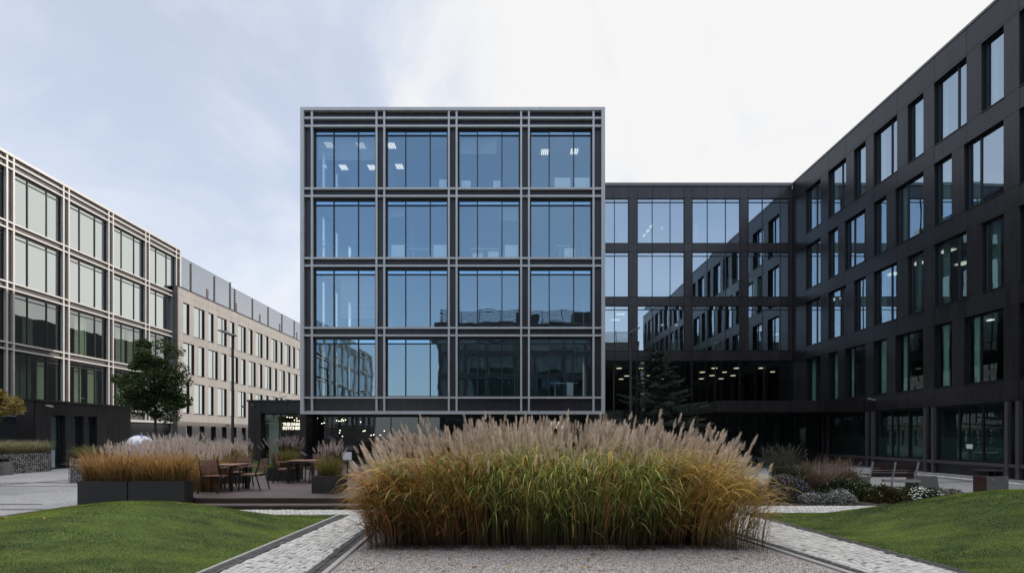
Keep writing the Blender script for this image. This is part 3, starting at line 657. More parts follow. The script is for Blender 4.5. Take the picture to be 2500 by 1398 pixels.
def sign(X, Y, Z, s, label, dim=False, width=1.0):
    e = empty('illuminated_sign', (X, Y, Z), 0, label, 'sign'); mt = M['signdim'] if dim else M['signlit']
    for k, (w, zz) in enumerate((('THE PARK', .20), ('KITCHEN', 0))):
        o = text_mesh(w, s, (0, 0, zz), (math.pi/2, 0, 0), mt, 'lettering', e, .014, 1.02)
        bb = [v.co.x for v in o.data.vertices]; o.scale = (width/(max(bb)-min(bb)), 1, 1)
    f = MB(); f.box((-.05, .03, .07), (width+.05, .045, .10)); f.box((-.05, .03, .27), (width+.05, .045, .30))
    f.tube((.1, .04, .3), (.1, .04, 2.85-Z), .006); f.tube((width-.1, .04, .3), (width-.1, .04, 2.85-Z), .006); f.build('mounting_rail', M['blackmetal'], e)
X, Z = P(690.5, 1047.5, 25.75); sign(X, 25.75, Z, .205, 'glowing THE PARK KITCHEN sign inside the annex window', width=1.0)
X, Z = P(1338, 1046, 26.4); sign(X, 26.45, Z+.02, .23, 'glowing restaurant sign half hidden behind the tall grass plumes', width=1.15, dim=True)
# pendants
pts = [((x/9.986)+740, (y/9.986)+990) for x, y in ((350,300),(290,330),(170,367),(273,370),(457,430),(515,418),(950,328),(815,357),(872,370),(927,372),(983,360),(1035,340),(900,598),(889,657),(958,738),(1403,392),(1467,617),(1508,603),(1658,717),(1725,703),(1880,710),(1980,610))]
pts += [((x/4.237)+440, (y/4.237)+950) for x, y in ((1106,262),(1157,280),(1132,290),(1205,297),(1182,317),(1208,322),(1230,324))]
first = None
for k, (px, py) in enumerate(pts):
    y = 28.0+(k % 3)*.5; X, Z = P(px, py, y); Z = min(Z, 2.8)
    if first is None:
        e = empty('pendant_lamp', (X, y, Z), 0, 'tiny warm globe pendant glowing inside the restaurant', 'lamp', 'pendant lamps in the restaurant')
        bm = bmesh.new(); bmesh.ops.create_icosphere(bm, subdivisions=2, radius=.024); me = bpy.data.meshes.new('bulb'); bm.to_mesh(me); bm.free(); me.materials.append(M['bulb'])
        b = bpy.data.objects.new('bulb', me); C.objects.link(b); b.parent = e
        f = MB(); f.tube((0, 0, .03), (0, 0, .09), .015, .012); f.build('cap', M['blackmetal'], e); first = e
    else:
        e = copy_tree(first); e.location = (X, y, Z)
# security cameras / floodlights
def wall_light(loc, d, label, parent_cat='camera', mat='blackmetal', L=.3):
    e = empty('security_camera', loc, 0, label, 'camera'); f = MB(); v = Vector(d).normalized()
    f.tube((0, 0, 0), tuple(v*.12), .02); f.build('bracket', M['blackmetal'], e)
    f = MB(); p = v*.12; f.tube(tuple(p-Vector((L*.5, 0, -.03))), tuple(p+Vector((L*.5, 0, -.06))), .045, .045, 10); f.build('body', M[mat], e)
X, Z = P(619, 989, 25.3); wall_light((X, 25.3, Z), (0, -1, 0), 'black security camera on the front of the restaurant annex', L=.22)
X, Z = P(601, 992, 26.0); wall_light((X-.02, 26.0, Z), (-1, 0, 0), 'black security camera on the side of the restaurant annex', L=.2)

# ================================================================== rear block
RB = empty('office_building', (0, 0, 0), 0, 'rear dark office block linking the glass box and the right wing', 'building')
YR = 32.35; frR = fr_front(0, YR)
def rx(p): return (p-CX)*YR/F
wins = [(1420, 1535), (1556, 1671), (1690, 1807), (1827, 1926)]
us = [rx(p) for p in (1404, 1420, 1457, 1500, 1535, 1556, 1593, 1636, 1671, 1690, 1727, 1772, 1807, 1827, 1862, 1906, 1926)]+[18.3]
rc = []
for k in range(4):
    if k == 0: a, b = 17.2, 18.0
    else: a, b = 17.2-3.5*k, 14.27-3.5*(k-1)
    for i in range(len(us)-1): rc.append((us[i], us[i+1], a, b))
for i in range(len(us)-1): rc.append((us[i], us[i+1], 6.62, 14.27-7.0) if False else (us[i], us[i+1], 6.62, 7.26))
for k in range(3):
    z0, z1 = 14.27-3.5*k, 17.2-3.5*k
    if k == 2: z0 = 7.27
    for (a, b) in ((1404, 1420), (1535, 1556), (1671, 1690), (1807, 1827), (1926, 1935)): rc.append((rx(a), min(18.3, rx(b)), z0, z1))
rc = [q for q in rc if not (q[2] == 17.2-10.5)]
clad(RB, frR, rc, M['darkrear'], gap=.009, back=.2)
f = MB(frR); f.box((rx(1404), -.4, 18.0), (18.3, .06, 18.2)); f.build('coping', M['coping'], RB)
for k in range(3):
    for (a, b) in wins:
        w = rx(b)-rx(a); ms = [rx(a)+w*.32, rx(a)+w*.70] if b != 1926 else [rx(1862), rx(1906)]
        window(RB, frR, rx(a)+.004, rx(b)-.004, (14.27-3.5*k)+.004, 17.2-3.5*k-.004, ms, 17.2-3.5*k-.25, .035, -.02, .07, M['glassB'], M['glassB'])
rooms(RB, (rx(1404), 18.3, YR+.25, 38.5), [14.24, 10.74, 7.24], walls='NE', h=3.0)
f = MB()
for (x, k) in ((12.2, 1), (13.6, 0), (9.4, 2), (17.9, 0), (17.9, 1), (17.9, 2), (15.0, 2), (11.2, 0)): f.box((x, 33.0, 14.24-3.5*k), (x+.1, 38.5, 17.2-3.5*k))
f.build('partition_wall', M['int'], RB)
# lobby
wl = [rx(p) for p in (1420, 1500, 1556, 1612, 1690, 1748, 1807, 1866)]
window(RB, frR, rx(1404), 18.29, .02, 6.61, wl, 3.4, .04, -.05, .1, M['glassK'])
f = MB(); f.box((rx(1404), 43, 0), (40, 43.2, 7)); f.box((rx(1404), YR+.3, 6.62), (40, 43, 6.72)); f.box((rx(1404), YR+.3, .0), (26, 43, .02)); f.box((8, 43.3, 0), (34, 92, 18.1)); f.build('lobby_and_rear_body', M['intdark'], RB)  # last box: unseen deeper rear block, mirrored dark in the left wing glass
for (x, y) in ((180,342),(245,407),(198,434),(575,341),(553,432),(428,405),(890,375),(993,341),(882,431),(973,404),(1050,431),(1183,341),(1152,404),(1395,340),(1080,375),(370,342),(1490,372)):
    px, py = x/3.496+1460, y/3.496+800; z = 6.6; Y = (z-EYE)*F/(HZ-py); X = (px-CX)*Y/F
    f = MB(); r_ = .17 if x in (370, 428, 1080, 1490) else .20; f.prism([(X+r_*math.cos(t*math.pi/6), Y+r_*math.sin(t*math.pi/6)) for t in range(12)], z-.04, z-.01); f.build('ceiling_light', M['lampwarm'], RB)
o_ = (1460, 420); s2 = 3.178
for (x, y, z, w, n_) in ((175, 1100, 10.2, .6, 3), (137, 1145, 10.2, .6, 3), (387, 455, 17.2, .3, 1), (412, 420, 17.2, .3, 1), (498, 435, 17.2, .2, 1), (360, 490, 17.2, .3, 1), (348, 520, 17.2, .3, 1), (498, 1184, 10.2, .2, 1), (518, 1215, 10.2, .3, 1), (609, 1184, 10.2, .2, 1), (1447, 1100, 10.2, .2, 1), (200, 930, 13.7, .2, 1)):
    ceil_light(RB, x/s2+o_[0], y/s2+o_[1], z, w, .4, n_)
for (a, b, t, z0, lab) in ((175, 232, 447, 14.24, 'white cabinet in the first top floor window of the rear block'), (373, 432, 478, 14.24, 'white cabinet in the second top floor window of the rear block'),
    (742, 780, 402, 14.24, 'tall white cabinet at the left of the third top floor rear window'), (1003, 1085, 827, 10.74, 'white screen in the third window of the middle rear floor'),
    (1168, 1262, 827, 10.74, 'white screen in the fourth window of the middle rear floor'), (560, 640, 1295, 7.24, 'white screen in the second window of the lower rear floor'), (897, 943, 1312, 7.24, 'white cabinet in the third window of the lower rear floor')):
    y = 33.2; cabinet(P(a/s2+o_[0], 0, y)[0], P(b/s2+o_[0], 0, y)[0], y, z0, P(0, t/s2+o_[1], y)[1], lab)
# entrance canopy
CN = empty('entrance_canopy', (0, 0, 0), 0, 'flat dark canopy over the recessed entrance in the corner', 'canopy')
f = MB(fr_front(0, 25.75))
xs = [10.72, 11.9, 13.1, 14.6, 16.2, 17.3, 18.28]
for i in range(len(xs)-1): f.box((xs[i]+.004, -.03, 2.97), (xs[i+1]-.004, 0, 3.55))
f.build('fascia', M['dark'], CN)
f = MB(); f.box((10.74, 25.79, 2.98), (18.25, 32.2, 3.54)); f.build('slab', M['darkback'], CN)
f = MB(); f.box((10.9, 29.0, 0), (11.8, 29.3, 2.97)); f.build('pier', M['dark'], CN)
window(CN, fr_front(0, 29.6), 11.9, 18.2, .02, 2.96, [12.9, 13.6, 14.6, 15.8, 17.0], 2.3, .06, 0, .08, M['glassK'])

# ================================================================== right wing
RW = empty('office_building', (0, 0, 0), 0, 'long dark right wing with staggered narrow and wide windows', 'building')
XW = 18.3; frW = fr_west(XW); Y1 = YR; Y0 = -4.0
rows = [(14.29, 16.98), (10.79, 13.48), (7.29, 9.98), (3.79, 6.48)]
rc = []
seams = sorted([25.08+3.6*k for k in range(-8, 2)]+[23.56+3.6*k for k in range(-7, 3) if 23.56+3.6*k < 31.5]+[Y0, 31.0, Y1])
seams = [s for s in seams if Y0 <= s <= Y1]
for (a, b) in ((16.98, 17.08), (17.08, 18.1), (13.48, 14.29), (9.98, 10.79), (6.48, 7.29), (2.97, 3.79)):
    for i in range(len(seams)-1):
        if seams[i+1]-seams[i] > .02: rc.append((seams[i], seams[i+1], a, b))
for r, (za, zb_) in enumerate(rows):
    ws = [(29.4, 30.86, 'c')]
    for k in range(-8, 2):
        if r % 2 == 0:
            ws += [(23.56+3.6*k, 25.08+3.6*k, 'w'), (22.05+3.6*k, 22.92+3.6*k, 'n')]
        else: ws += [(24.23+3.6*k, 25.08+3.6*k, 'n'), (22.06+3.6*k, 23.66+3.6*k, 'w')]
    ws = sorted([w for w in ws if w[0] > Y0+.3 and w[1] < 29.0 or w[2] == 'c'])
    e = Y0
    for (a, b, t) in ws:
        rc.append((e, a, za, zb_)); e = b
    rc.append((e, Y1, za, zb_))
    for (a, b, t) in ws:
        ms = []
        if t == 'w': ms = [a+.52*(b-a)/1.52] if r % 2 == 0 else [a+.98*(b-a)/1.5]
        if t == 'c': ms = [a+.6]
        wo = window(RW, frW, a+.003, b-.003, za+.003, zb_-.003, ms, None, .05, -.15, .07, M['glassR' if r < 3 else 'glassR2'])
        f = MB(frW); f.box((a-.02, -.16, za-.035), (b+.02, .03, za-.004)); f.build('sill', M['frame'], wo)
        if a > 8:
            w_ = random.uniform(.18, .34); f = MB(frW); f.box((b-.06-w_, -.40, za+.05), (b-.06, -.36, zb_-.05)); f.build('curtain_or_reveal', M['curtain_or_reveal'], wo)  # added panel standing in for the daylit inner reveal of the window
clad(RW, frW, rc, M['dark'], gap=.006, back=.30)
f = MB(frW); f.box((Y0, -.4, 18.1), (Y1-.07, .03, 18.2)); f.build('coping', M['coping'], RW)
f = MB(); f.box((XW+.35, Y0, 18.0), (XW+16, Y1+10, 18.15)); f.build('roof', M['darkback'], RW)
f = MB(); f.box((XW+.3, Y0-.2, 0), (XW+16, Y0, 18.1)); f.box((XW+15.8, Y0, 0), (XW+16, 43, 18.1)); f.box((19.0, 43.2, 6.8), (XW+15.8, 43.4, 18.1)); f.build('side_wall', M['dark'], RW)
rooms(RW, (XW+.35, XW+6.5, Y0, YR-.1), [14.1, 10.6, 7.1, 3.6], walls='EN', h=3.0)
for (px, py) in ((2312, 612), (2352, 642), (2242, 642), (2181.6, 667.7), (2038.8, 729.8)): ceil_light(RW, px, py, 10.08, .75, .5, 1)
ceil_light(RW, 2418, 780, 6.58, .3, .2, 1)
for i, (y, k, w_, h_, lab) in enumerate(((20.4, 0, .8, .55, 'white box on the sill of the widest top window of the right wing'), (22.3, 1, .5, .8, 'olive cabinet in a narrow second row window of the right wing'), (19.2, 1, 1.0, .5, 'long low shelf in the wide second row window of the right wing'), (24.4, 0, .5, .4, 'pale box in the two pane top window of the right wing'), (18.9, 3, 1.0, .7, 'pale table in the bottom row near the right edge'))):
    z0 = 14.1-3.5*k; e = empty('cabinet', (19.3, y, z0), 0, lab, 'cabinet'); f = MB(); f.box((0, -w_/2, 0), (.45, w_/2, h_+.2)); f.build('body', M['cab' if i != 1 else 'blind'], e)
# ground floor of the right wing
cols = [22143/(2127-1250), 22143/(2273-1250), 22143/(2477-1250), 22143/(2015.5-1250)]
base = cols[1]; cc = sorted([base+3.6*k for k in range(-7, 3) if base+3.6*k < 29.5])
for c in cc:
    for s in (-.2, .2): f = MB(frW); f.box((c+s-.06, -.02, 0), (c+s+.06, .12, 2.96)); f.build('column', M['colm'], RW)
f = MB(frW)
e = [Y0]+[v for c in cc for v in (c-.26, c-.14, c+.14, c+.26)]+[cc[-1]+.3]
for a in range(0, len(e)-1, 2):
    if e[a+1]-e[a] > .05: f.box((e[a], .0, .56), (e[a+1], .10, .68))
f.build('facade_rail', M['colm'], RW)
f = MB(frW); f.box((Y0, -.3, 0.0), (29.4, -.10, .56)); f.build('base_panel', M['intdark'], RW)
f = MB(frW); f.box((Y0, -.09, 0), (29.6, .22, .12)); f.build('plinth', M['conclight'], RW)
for i in range(len(cc)-1):
    a, b = cc[i]+.27, cc[i+1]-.27
    wo = window(RW, frW, a, b, .7, 2.95, [a+(b-a)/3, a+(b-a)*2/3], None, 0.05, -.06, .07, M['glassR2'])
    f = MB(frW); f.box((a+.06, -.17, .75), (b-.06, -.15, 1.65))
    for j in range(34):
        u = a+.1+(b-a-.2)*j/34; f.box((u, -.17, 1.652), (u+.025, -.15, 1.66+random.uniform(.02, .3)))
    f.build('frosted_film', M['film'] if 'film' in M else M.setdefault('film', plain('frosted_film', (.035, .05, .05), .6)), wo)
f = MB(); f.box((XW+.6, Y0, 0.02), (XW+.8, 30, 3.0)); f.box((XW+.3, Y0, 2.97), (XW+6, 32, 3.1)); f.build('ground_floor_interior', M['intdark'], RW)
f = MB(frW); f.box((29.5, -.3, 0), (32.2, 0, 2.96)); f.build('corner_wall', M['dark'], RW)
# the notice on the glass
X = 18.3-.0; f = MB(frW); yy = 22143/(2364-1250); f.box((yy-.13, -.052, 1.2), (yy+.13, -.048, 1.38)); o = f.build('notice', M['white']); props(o, 'small pale notice stuck on the ground floor glass of the right wing', 'notice')
X, Z = P(2105, 976, 25.6); wall_light((18.28, 25.0, Z), (-1, -.2, 0), 'grey security camera on the right wing above the canopy end', mat='galv', L=.4)
# white pebbles along the plinth
m = MB(); 
for i in range(900):
    y = random.uniform(12, 29); x = 18.3-.30-random.uniform(0, .12); r = random.uniform(.015, .035)
    m.prism([(x+r*math.cos(t*1.257+y), y+r*1.2*math.sin(t*1.257+y)) for t in range(5)], .004, .01+r)
props(m.build('pebble_strip', M['cab']), 'strip of white pebbles along the foot of the right wing', 'pebbles', None, 'stuff')

# ================================================================== left wing
LW = empty('office_building', (0, 0, 0), 0, 'left office wing with glass bays framed in sunlit pale metal rails', 'building')
XLW = -29.2; frL = fr_east(XLW-.16)
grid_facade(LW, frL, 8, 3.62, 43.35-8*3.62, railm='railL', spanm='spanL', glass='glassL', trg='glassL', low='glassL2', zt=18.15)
f = MB(); f.box((XLW-14, 14, 18.0), (XLW-.45, 43.4, 18.12)); f.build('roof', M['darkback'], LW)
f = MB(); f.box((XLW-14, 43.3, 3.1), (XLW-.3, 43.5, 18.1)); f.build('end_wall', M['spanL'], LW)
rooms(LW, (XLW-7, XLW-.45, 14.3, 43.2), [14.16, 10.66, 7.16, 3.66], walls='WN')
f = MB(frL)
for k in range(4):
    for i in range(8):
        u0_ = 43.35-8*3.62+i*3.62+.3
        for j in range(3):
            if k >= 2 and random.random() < (.75 if k == 3 else .5):
                a = u0_+j*1.02+random.uniform(0, .15); f.box((a, -.62, 3.7+3.5*(3-k)), (a+random.uniform(.45, .95), -.59, 6.6+3.5*(3-k)))
f.build('blind', M['blind'], LW)
f = MB(frL); f.box((14, -.4, 0), (43.3, -.05, 3.1)); f.build('ground_floor_wall', M['dark'], LW)
# continuation of the left wing beside and behind the camera (it shows mirrored in the glass)
LX = empty('office_building', (0, 0, 0), 0, 'continuation of the left wing seen mirrored in the lowest left window', 'building')
R = MB(frL); Wn = MB(frL); Sp = MB(frL); Sp.box((-52, -.5, 0), (14.2, -.12, 18.1))
for i in range(18):
    u = 14-3.62*(i+1)
    for s in (-.195, .195): R.box((u+s-.05, 0, 3.1), (u+s+.05, .16, 18.2))
    for k in range(4):
        Wn.quad([(u+.3, -.08, 14.25-3.5*k), (u+3.3, -.08+random.uniform(-.01, .01), 14.25-3.5*k), (u+3.3, -.08, 17.1-3.5*k), (u+.3, -.08, 17.1-3.5*k)])
for z in (18.1, 17.68, 17.28, 14.14, 13.76, 10.64, 10.26, 7.14, 6.76, 3.64, 3.2): R.box((-51.5, .01, z-.05), (13.9, .15, z+.05))
Sp.build('wall', M['spanL'], LX); R.build('facade_rail', M['railL'], LX)
mm = glassmat('glass_far', .55, (.25, .35, .33), .006, .8); o = Wn.build('window', mm, LX, fix=False); o['kind'] = 'stuff'
f = MB(frL)
for k in range(9): f.box((-45, -1.2, 18.4+k*.22), (6, -1.1, 18.48+k*.22))
f.build('roof_louvre', M['blackmetal'], LX)
# twin block behind the camera
TB = empty('office_building', (0, 0, 0), 0, 'twin glass block behind the viewer seen mirrored in the lower windows', 'building')
frT = fr_back(22, -22); grid_facade(TB, frT, 9, 3.65, 0, railm='colm', spanm='spanC', glass='glassR2', trg=None, zt=18.2)
f = MB(frT); f.box((-.2, -12, 0), (33, -.7, 18.1)); f.build('core', M['intdark'], TB)
f = MB(frT)
for k in range(10): f.box((.3, -1.0, 18.3+k*.2), (32.5, -.95, 18.38+k*.2))
for k in range(12): f.box((.3+k*2.9, -1.1, 18.2), (.4+k*2.9, -1.0, 20.3))
f.box((8, -6, 18.1), (13, -3, 20.6)); f.box((18, -6, 18.1), (21, -3, 20.2))
f.build('roof_louvre', M['blackmetal'], TB)

# low annex in front of the left wing
AX = empty('entrance_annex', (0, 0, 0), 0, 'low black panelled annex with tall slot windows at the foot of the left wing', 'building')
XA = -23.5; frX = fr_east(XA)
def ay(p): return -XA*F/(CX-p)
slots = [(125, 160), (181, 204), (215, 237)]
rc = []; e = 24.44
for (a, b) in slots: rc.append((e, ay(a), 0, 3.05)); e = ay(b)
rc += [(e, ay(262), 0, 2.98), (ay(262), ay(292), 0, 2.98), (ay(292), 30.55, 0, 2.98)]
rc = [(q[0], q[1], q[2], 2.6 if False else 2.78) for q in rc]+[(24.44, ay(125), 2.78, 3.44), (ay(125), ay(237), 2.78, 3.44), (ay(237), 30.55, 2.78, 3.44)]
clad(AX, frX, rc, M['dark'], gap=.006, back=.35)
for (a, b) in slots:
    wo = window(AX, frX, ay(a)+.003, ay(b)-.003, .02, 2.775, [], None, .04, -.25, .06, M['glassR'])
    f = MB(frX); w = ay(b)-ay(a); f.box((ay(b)-w*.62, -.36, .05), (ay(b)-w*.22, -.33, 2.7)); f.build('curtain_or_reveal', M['blind'], wo)
frX2 = fr_front(0, 24.4)
clad(AX, frX2, [(-24.4, -23.54, 0, 2.78), (-24.4, -23.54, 2.78, 3.44), (-29.0, -24.4, 2.78, 3.44), (-29.0, -28.6, 0, 2.78)], M['dark'], gap=.006, back=.35)
window(AX, frX2, -28.59, -24.41, .02, 2.775, [-27.2, -25.75], 2.25, .05, -.1, .08, M['glassR'])
f = MB(); f.box((-29.0, 24.3, 3.445), (XA+.06, 30.6, 3.53)); f.build('roof_coping', M['blackmetal'], AX)
f = MB(); f.box((-25.6, 24.9, 0), (-25.5, 30.4, 3.4)); f.box((-28.9, 27.5, 0), (-25.6, 27.6, 3.4)); f.box((-29.0, 30.4, 0), (XA-.4, 30.5, 3.44)); f.box((-29, 29, 0), (-25.5, 29.1, 3.4)); f.build('back_wall', M['dark'], AX)
f = MB(); f.box((-28, 25.2, .03), (-27.2, 25.24, 2.2)); f.box((-26.6, 25.2, .03), (-25.6, 25.24, 1.1)); f.build('curtain_or_reveal', M['curtain_or_reveal'], AX)
Yc = ay(112); wall_light((XA+.0, Yc, P(0, 990, Yc)[1]), (1, 0, .1), 'grey security camera on the black annex wall', mat='galv', L=.45)

# ================================================================== far left block
FB = empty('office_building', (0, 0, 0), 0, 'pale sunlit clad block with narrow windows and a rooftop louvre screen', 'building')
XF = -28.85; frF = fr_east(XF); FY0 = 42.85; FY1 = 93.0
rows = [(10.72, 13.45), (7.22, 9.95), (3.72, 6.45)]
per = 3.6; rc = []
kmax = int((FY1-FY0)/per)+1
se = [FY0]
y = 43.5
while y < FY1: se += [y, y+1.46]; y += per
se = [s for s in se if s < FY1]+[FY1]
for (a, b) in ((13.45, 13.95), (13.95, 14.6), (9.95, 10.72), (6.45, 7.22), (2.97, 3.72)):
    for i in range(len(se)-1): rc.append((se[i], se[i+1], a, b))
def fwin(r):
    out = []; k = 0
    while True:
        b = 43.5+per*k
        if b+3.1 > FY1: break
        if r % 2 == 0: out += [(b, b+.82), (b+1.47, b+3.02)]
        else: out += [(b, b+1.50), (b+2.12, b+2.98)]
        k += 1
    return out
for r, (za, zb_) in enumerate(rows):
    e = FY0
    for (a, b) in fwin(r):
        rc.append((e, a, za, zb_)); e = b
        wo = window(FB, frF, a+.003, b-.003, za+.003, zb_-.003, [a+.62*(b-a)] if b-a > 1.2 else [], None, .05, -.10, .06, M['glassL'])
        f = MB(frF); f.box((a-.02, -.09, za-.04), (b+.02, .035, za-.003)); f.build('sill', M['brown'], wo)
    rc.append((e, FY1, za, zb_))
clad(FB, frF, rc, M['beige'], gap=.006, back=.2)
rc = []; e = FY0; gw = []
y = 43.9
while y+1 < FY1:
    gw.append((y, y+.8)); y += 1.8
for (a, b) in gw: rc.append((e, a, .0, 2.62)); e = b
rc.append((e, FY1, 0, 2.62)); rc += [(se[i], se[i+1], 2.62, 2.97) for i in range(len(se)-1)]
clad(FB, frF, rc, M['brown'], name='ground_floor_wall', gap=.006, back=.34)
fg = MB(frF)
for (a, b) in gw: window(FB, frF, a+.003, b-.003, .02, 2.61, [], None, .05, -.22, .06, M['glassL'])
rooms(FB, (XF-6, XF-.4, FY0, FY1), [10.6, 7.1, 3.6, .1], walls='WSN', h=3.0)
f = MB(); f.box((XF-12, FY0, 14.6), (XF+.03, FY1, 14.7)); f.build('coping', M['blackmetal'], FB)
f = MB(); f.box((XF-.36, FY0-.12, 0), (XF+.02, FY0-.005, 14.6)); f.build('corner_trim', M['brown'], FB)
# louvre screen
f = MB(); xl = XF-.5
for k in range(17):
    z = 14.8+k*.17; f.box((xl-.02, FY0+.6, z), (xl+.05, 51.6, z+.06))
for k in range(15):
    z = 14.8+k*.17; f.box((xl-.02, 51.75, z), (xl+.05, FY1-.5, z+.06))
y = FY0+2.5
while y < FY1: f.box((xl-.16, y, 14.7), (xl-.03, y+.12, 17.5 if y < 51.6 else 17.25)); y += 3.6
f.box((xl-.12, 51.6, 14.7), (xl+.04, 51.72, 17.7))
f.build('louvre_screen', M['colm'], FB)
f = MB(); xl2 = XF-3.0
for k in range(8): f.box((xl2, FY0+.6, 14.85+k*.21), (xl2+.03, FY1-8, 14.88+k*.21))
y = FY0+3.5
while y < FY1-8: f.box((xl2-.1, y, 14.7), (xl2-.02, y+.3, 17.1)); y += 5.4
f.build('inner_louvre', M['brown'], FB)
for k in range(4):
    Y = 50+k*6; f = MB(); f.tube((XF, Y, 2.8), (XF+.35, Y, 2.75), .05, .06, 8); f.build('wall_lamp', M['blackmetal'], FB)

# ================================================================== deck, planters, furniture
DK = empty('wooden_deck', (0, 0, 0), 0, 'reddish brown timber deck with two steps in front of the restaurant', 'deck'); DZ = .245
def planks(name, x0, x1, y0, y1, z, h=.03, w=.138):
    f = MB(); y = y0
    while y < y1:
        xx_ = x0
        while xx_ < x1-.01:
            xe = min(x1, xx_+random.uniform(2.5, 4.0)); 
            if x1-xe < .8: xe = x1
            f.box((xx_+.002, y, z-h), (xe-.002, min(y+w-.007, y1), z-random.uniform(0, .0015))); xx_ = xe
        y += w
    return f.build(name, M['decking'], DK)
planks('boards', -7.54, 4.2, 11.74, 17.0, DZ); planks('boards', -10.0, -7.545, 11.86, 17.0, DZ); planks('boards', -9.3, 4.2, 17.0, 26.0, DZ)
f = MB(); f.box((-7.55, 11.752, 0), (4.2, 11.78, DZ-.032)); f.box((-10.0, 11.87, 0), (-7.56, 11.9, DZ-.032)); f.box((-10.02, 11.9, 0), (-10.0, 17, DZ-.032)); f.build('riser', M['woodred'], DK)
f = MB(); f.box((-7.54, 11.44, 0), (4.2, 11.46, .082)); f.build('step_riser', M['woodred'], DK)
f = MB(); f.box((-7.54, 11.42, .084), (4.2, 11.575, .112)); f.box((-7.54, 11.585, .084), (4.2, 11.74, .112)); f.build('step', M['decking'], DK)

def planter(name, x0, x1, y0, y1, z0, z1, label, rz=0, group=None):
    cx, cy = (x0+x1)/2, (y0+y1)/2; e = empty(name, (cx, cy, z0), rz, label, 'planter', group); w, d, h = (x1-x0)/2, (y1-y0)/2, z1-z0; t = .025
    f = MB(); f.box((-w, -d, 0), (w, -d+t, h)); f.box((-w, d-t, 0), (w, d, h)); f.box((-w, -d+t, 0), (-w+t, d-t, h)); f.box((w-t, -d+t, 0), (w, d-t, h)); f.box((-w+t, -d+t, 0), (w-t, d-t, .03))
    bevel(f.build('box', M['planter'], e), .004, 1)
    f = MB(); f.box((-w+t+.001, -d+t+.001, .031), (w-t-.001, d-t-.001, h-.05)); f.build('soil', M['soil'], e)
    return e
GOLD = ((.26, .13, .04), (.72, .45, .17)); STRAW = ((.22, .15, .05), (.55, .40, .14)); OLIVE = ((.12, .12, .035), (.42, .35, .10))
def tuft(label, cx, cy, z, rx_, ry_, n, h, cols, npl, plh, pcols=((.50, .41, .36), (.90, .78, .69)), lean=.5, w=.006, rz=0, hw=.04, name='ornamental_grass', cat='grass', head=.30, group=None, droop=1.4):
    e = empty(name, (cx, cy, z), rz, label, cat, group)
    b = np.stack([rng.uniform(-rx_, rx_, n), rng.uniform(-ry_, ry_, n), np.zeros(n)], -1)
    az = np.arctan2(b[:, 1]*1.2+rng.normal(0, .25, n), b[:, 0]+rng.normal(0, .25, n))+rng.normal(0, .7, n)
    L = rng.uniform(.6, 1.15, n)*h
    Pt, W, Sd, t = arcs(b, az, L, rng.uniform(0, .2, n), rng.uniform(.3, droop, n), rng.uniform(1, 2, n), 6, rng.uniform(.6, 1.3, n)*w)
    tone = rng.uniform(0, 1, n)[:, None, None]; cb = lerp(np.array(cols[0])[None, None, :], np.array(cols[1])[None, None, :], tone)*np.ones((1, 6, 1))
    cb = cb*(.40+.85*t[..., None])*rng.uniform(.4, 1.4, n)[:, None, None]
    ribbons('blades', [(Pt, W, Sd, cb, M['blade'])], e)
    if npl:
        b = np.stack([rng.uniform(-rx_, rx_, npl), rng.uniform(-ry_, ry_, npl), np.zeros(npl)], -1)
        az = np.arctan2(b[:, 1], b[:, 0]+rng.normal(0, .2, npl)); ln = np.abs(rng.normal(0, .22, npl))*lean*2
        sets = plumes(b, az, ln, rng.uniform(.72, .95, npl)*plh-head*.6, rng.uniform(.7, 1.2, npl)*head, 14, pcols[0], pcols[1], hw)
        ribbons('plumes', sets, e)
    return e
PA = 'planter boxes along the front of the deck'
planter('planter_box', -10.045, -8.90, 11.45, 11.78, 0, .66, 'left one of the two long charcoal planters at the deck front', group=None)
planter('planter_box', -8.87, -7.57, 11.45, 11.78, 0, .66, 'right one of the two long charcoal planters at the deck front', group=None)
tuft('golden grass filling the left front planter', -9.46, 11.62, .60, .52, .12, 1500, .80, GOLD, 0, 0, w=.010, lean=.3, droop=2.0)
tuft('golden grass filling the right front planter', -8.22, 11.62, .60, .60, .12, 1700, .80, GOLD, 0, 0, w=.010, lean=.3, droop=2.0)
tuft('golden grass with pink plumes standing in the corner behind the front planters', -9.5, 12.6, .2, 0.75, .35, 1900, 1.12, GOLD, 170, 1.42, hw=.05, lean=.3)
tuft('pink plumed grass behind the right front planter, nearest the table', -8.5, 13.4, .2, 0.6, .5, 1500, 1.0, GOLD, 130, 1.30, hw=.045, lean=.3)
# planters behind the first table
planter('planter_box', -11.6, -9.95, 15.2, 15.75, 0.0, .70, 'long charcoal planter left behind the first table')
planter('planter_box', -9.9, -8.35, 15.3, 15.85, DZ, .70, 'charcoal planter directly behind the first table and its chairs')
tuft('gold grass with pink plumes in the long planter left behind the table', -10.8, 15.5, .62, .75, .2, 1500, .62, STRAW, 160, 1.02, hw=.05, lean=.4)
tuft('gold grass with pink plumes in the planter directly behind the first table', -9.1, 15.6, .62, .7, .2, 1600, .62, STRAW, 150, .95, hw=.05, lean=.4)
planter('planter_box', -7.98, -7.14, 16.15, 16.95, DZ, .68, 'square charcoal planter in the middle of the deck')
tuft('olive grass with mauve plumes in the mid deck planter', -7.56, 16.55, .62, .32, .32, 1400, .66, OLIVE, 90, 1.15, ((.22, .18, .19), (.50, .42, .42)), hw=.045, lean=.8)
planter('planter_box', -5.05, -4.4, 12.55, 13.15, DZ, .69, 'small turned charcoal planter near the right end of the deck', rz=-.22)
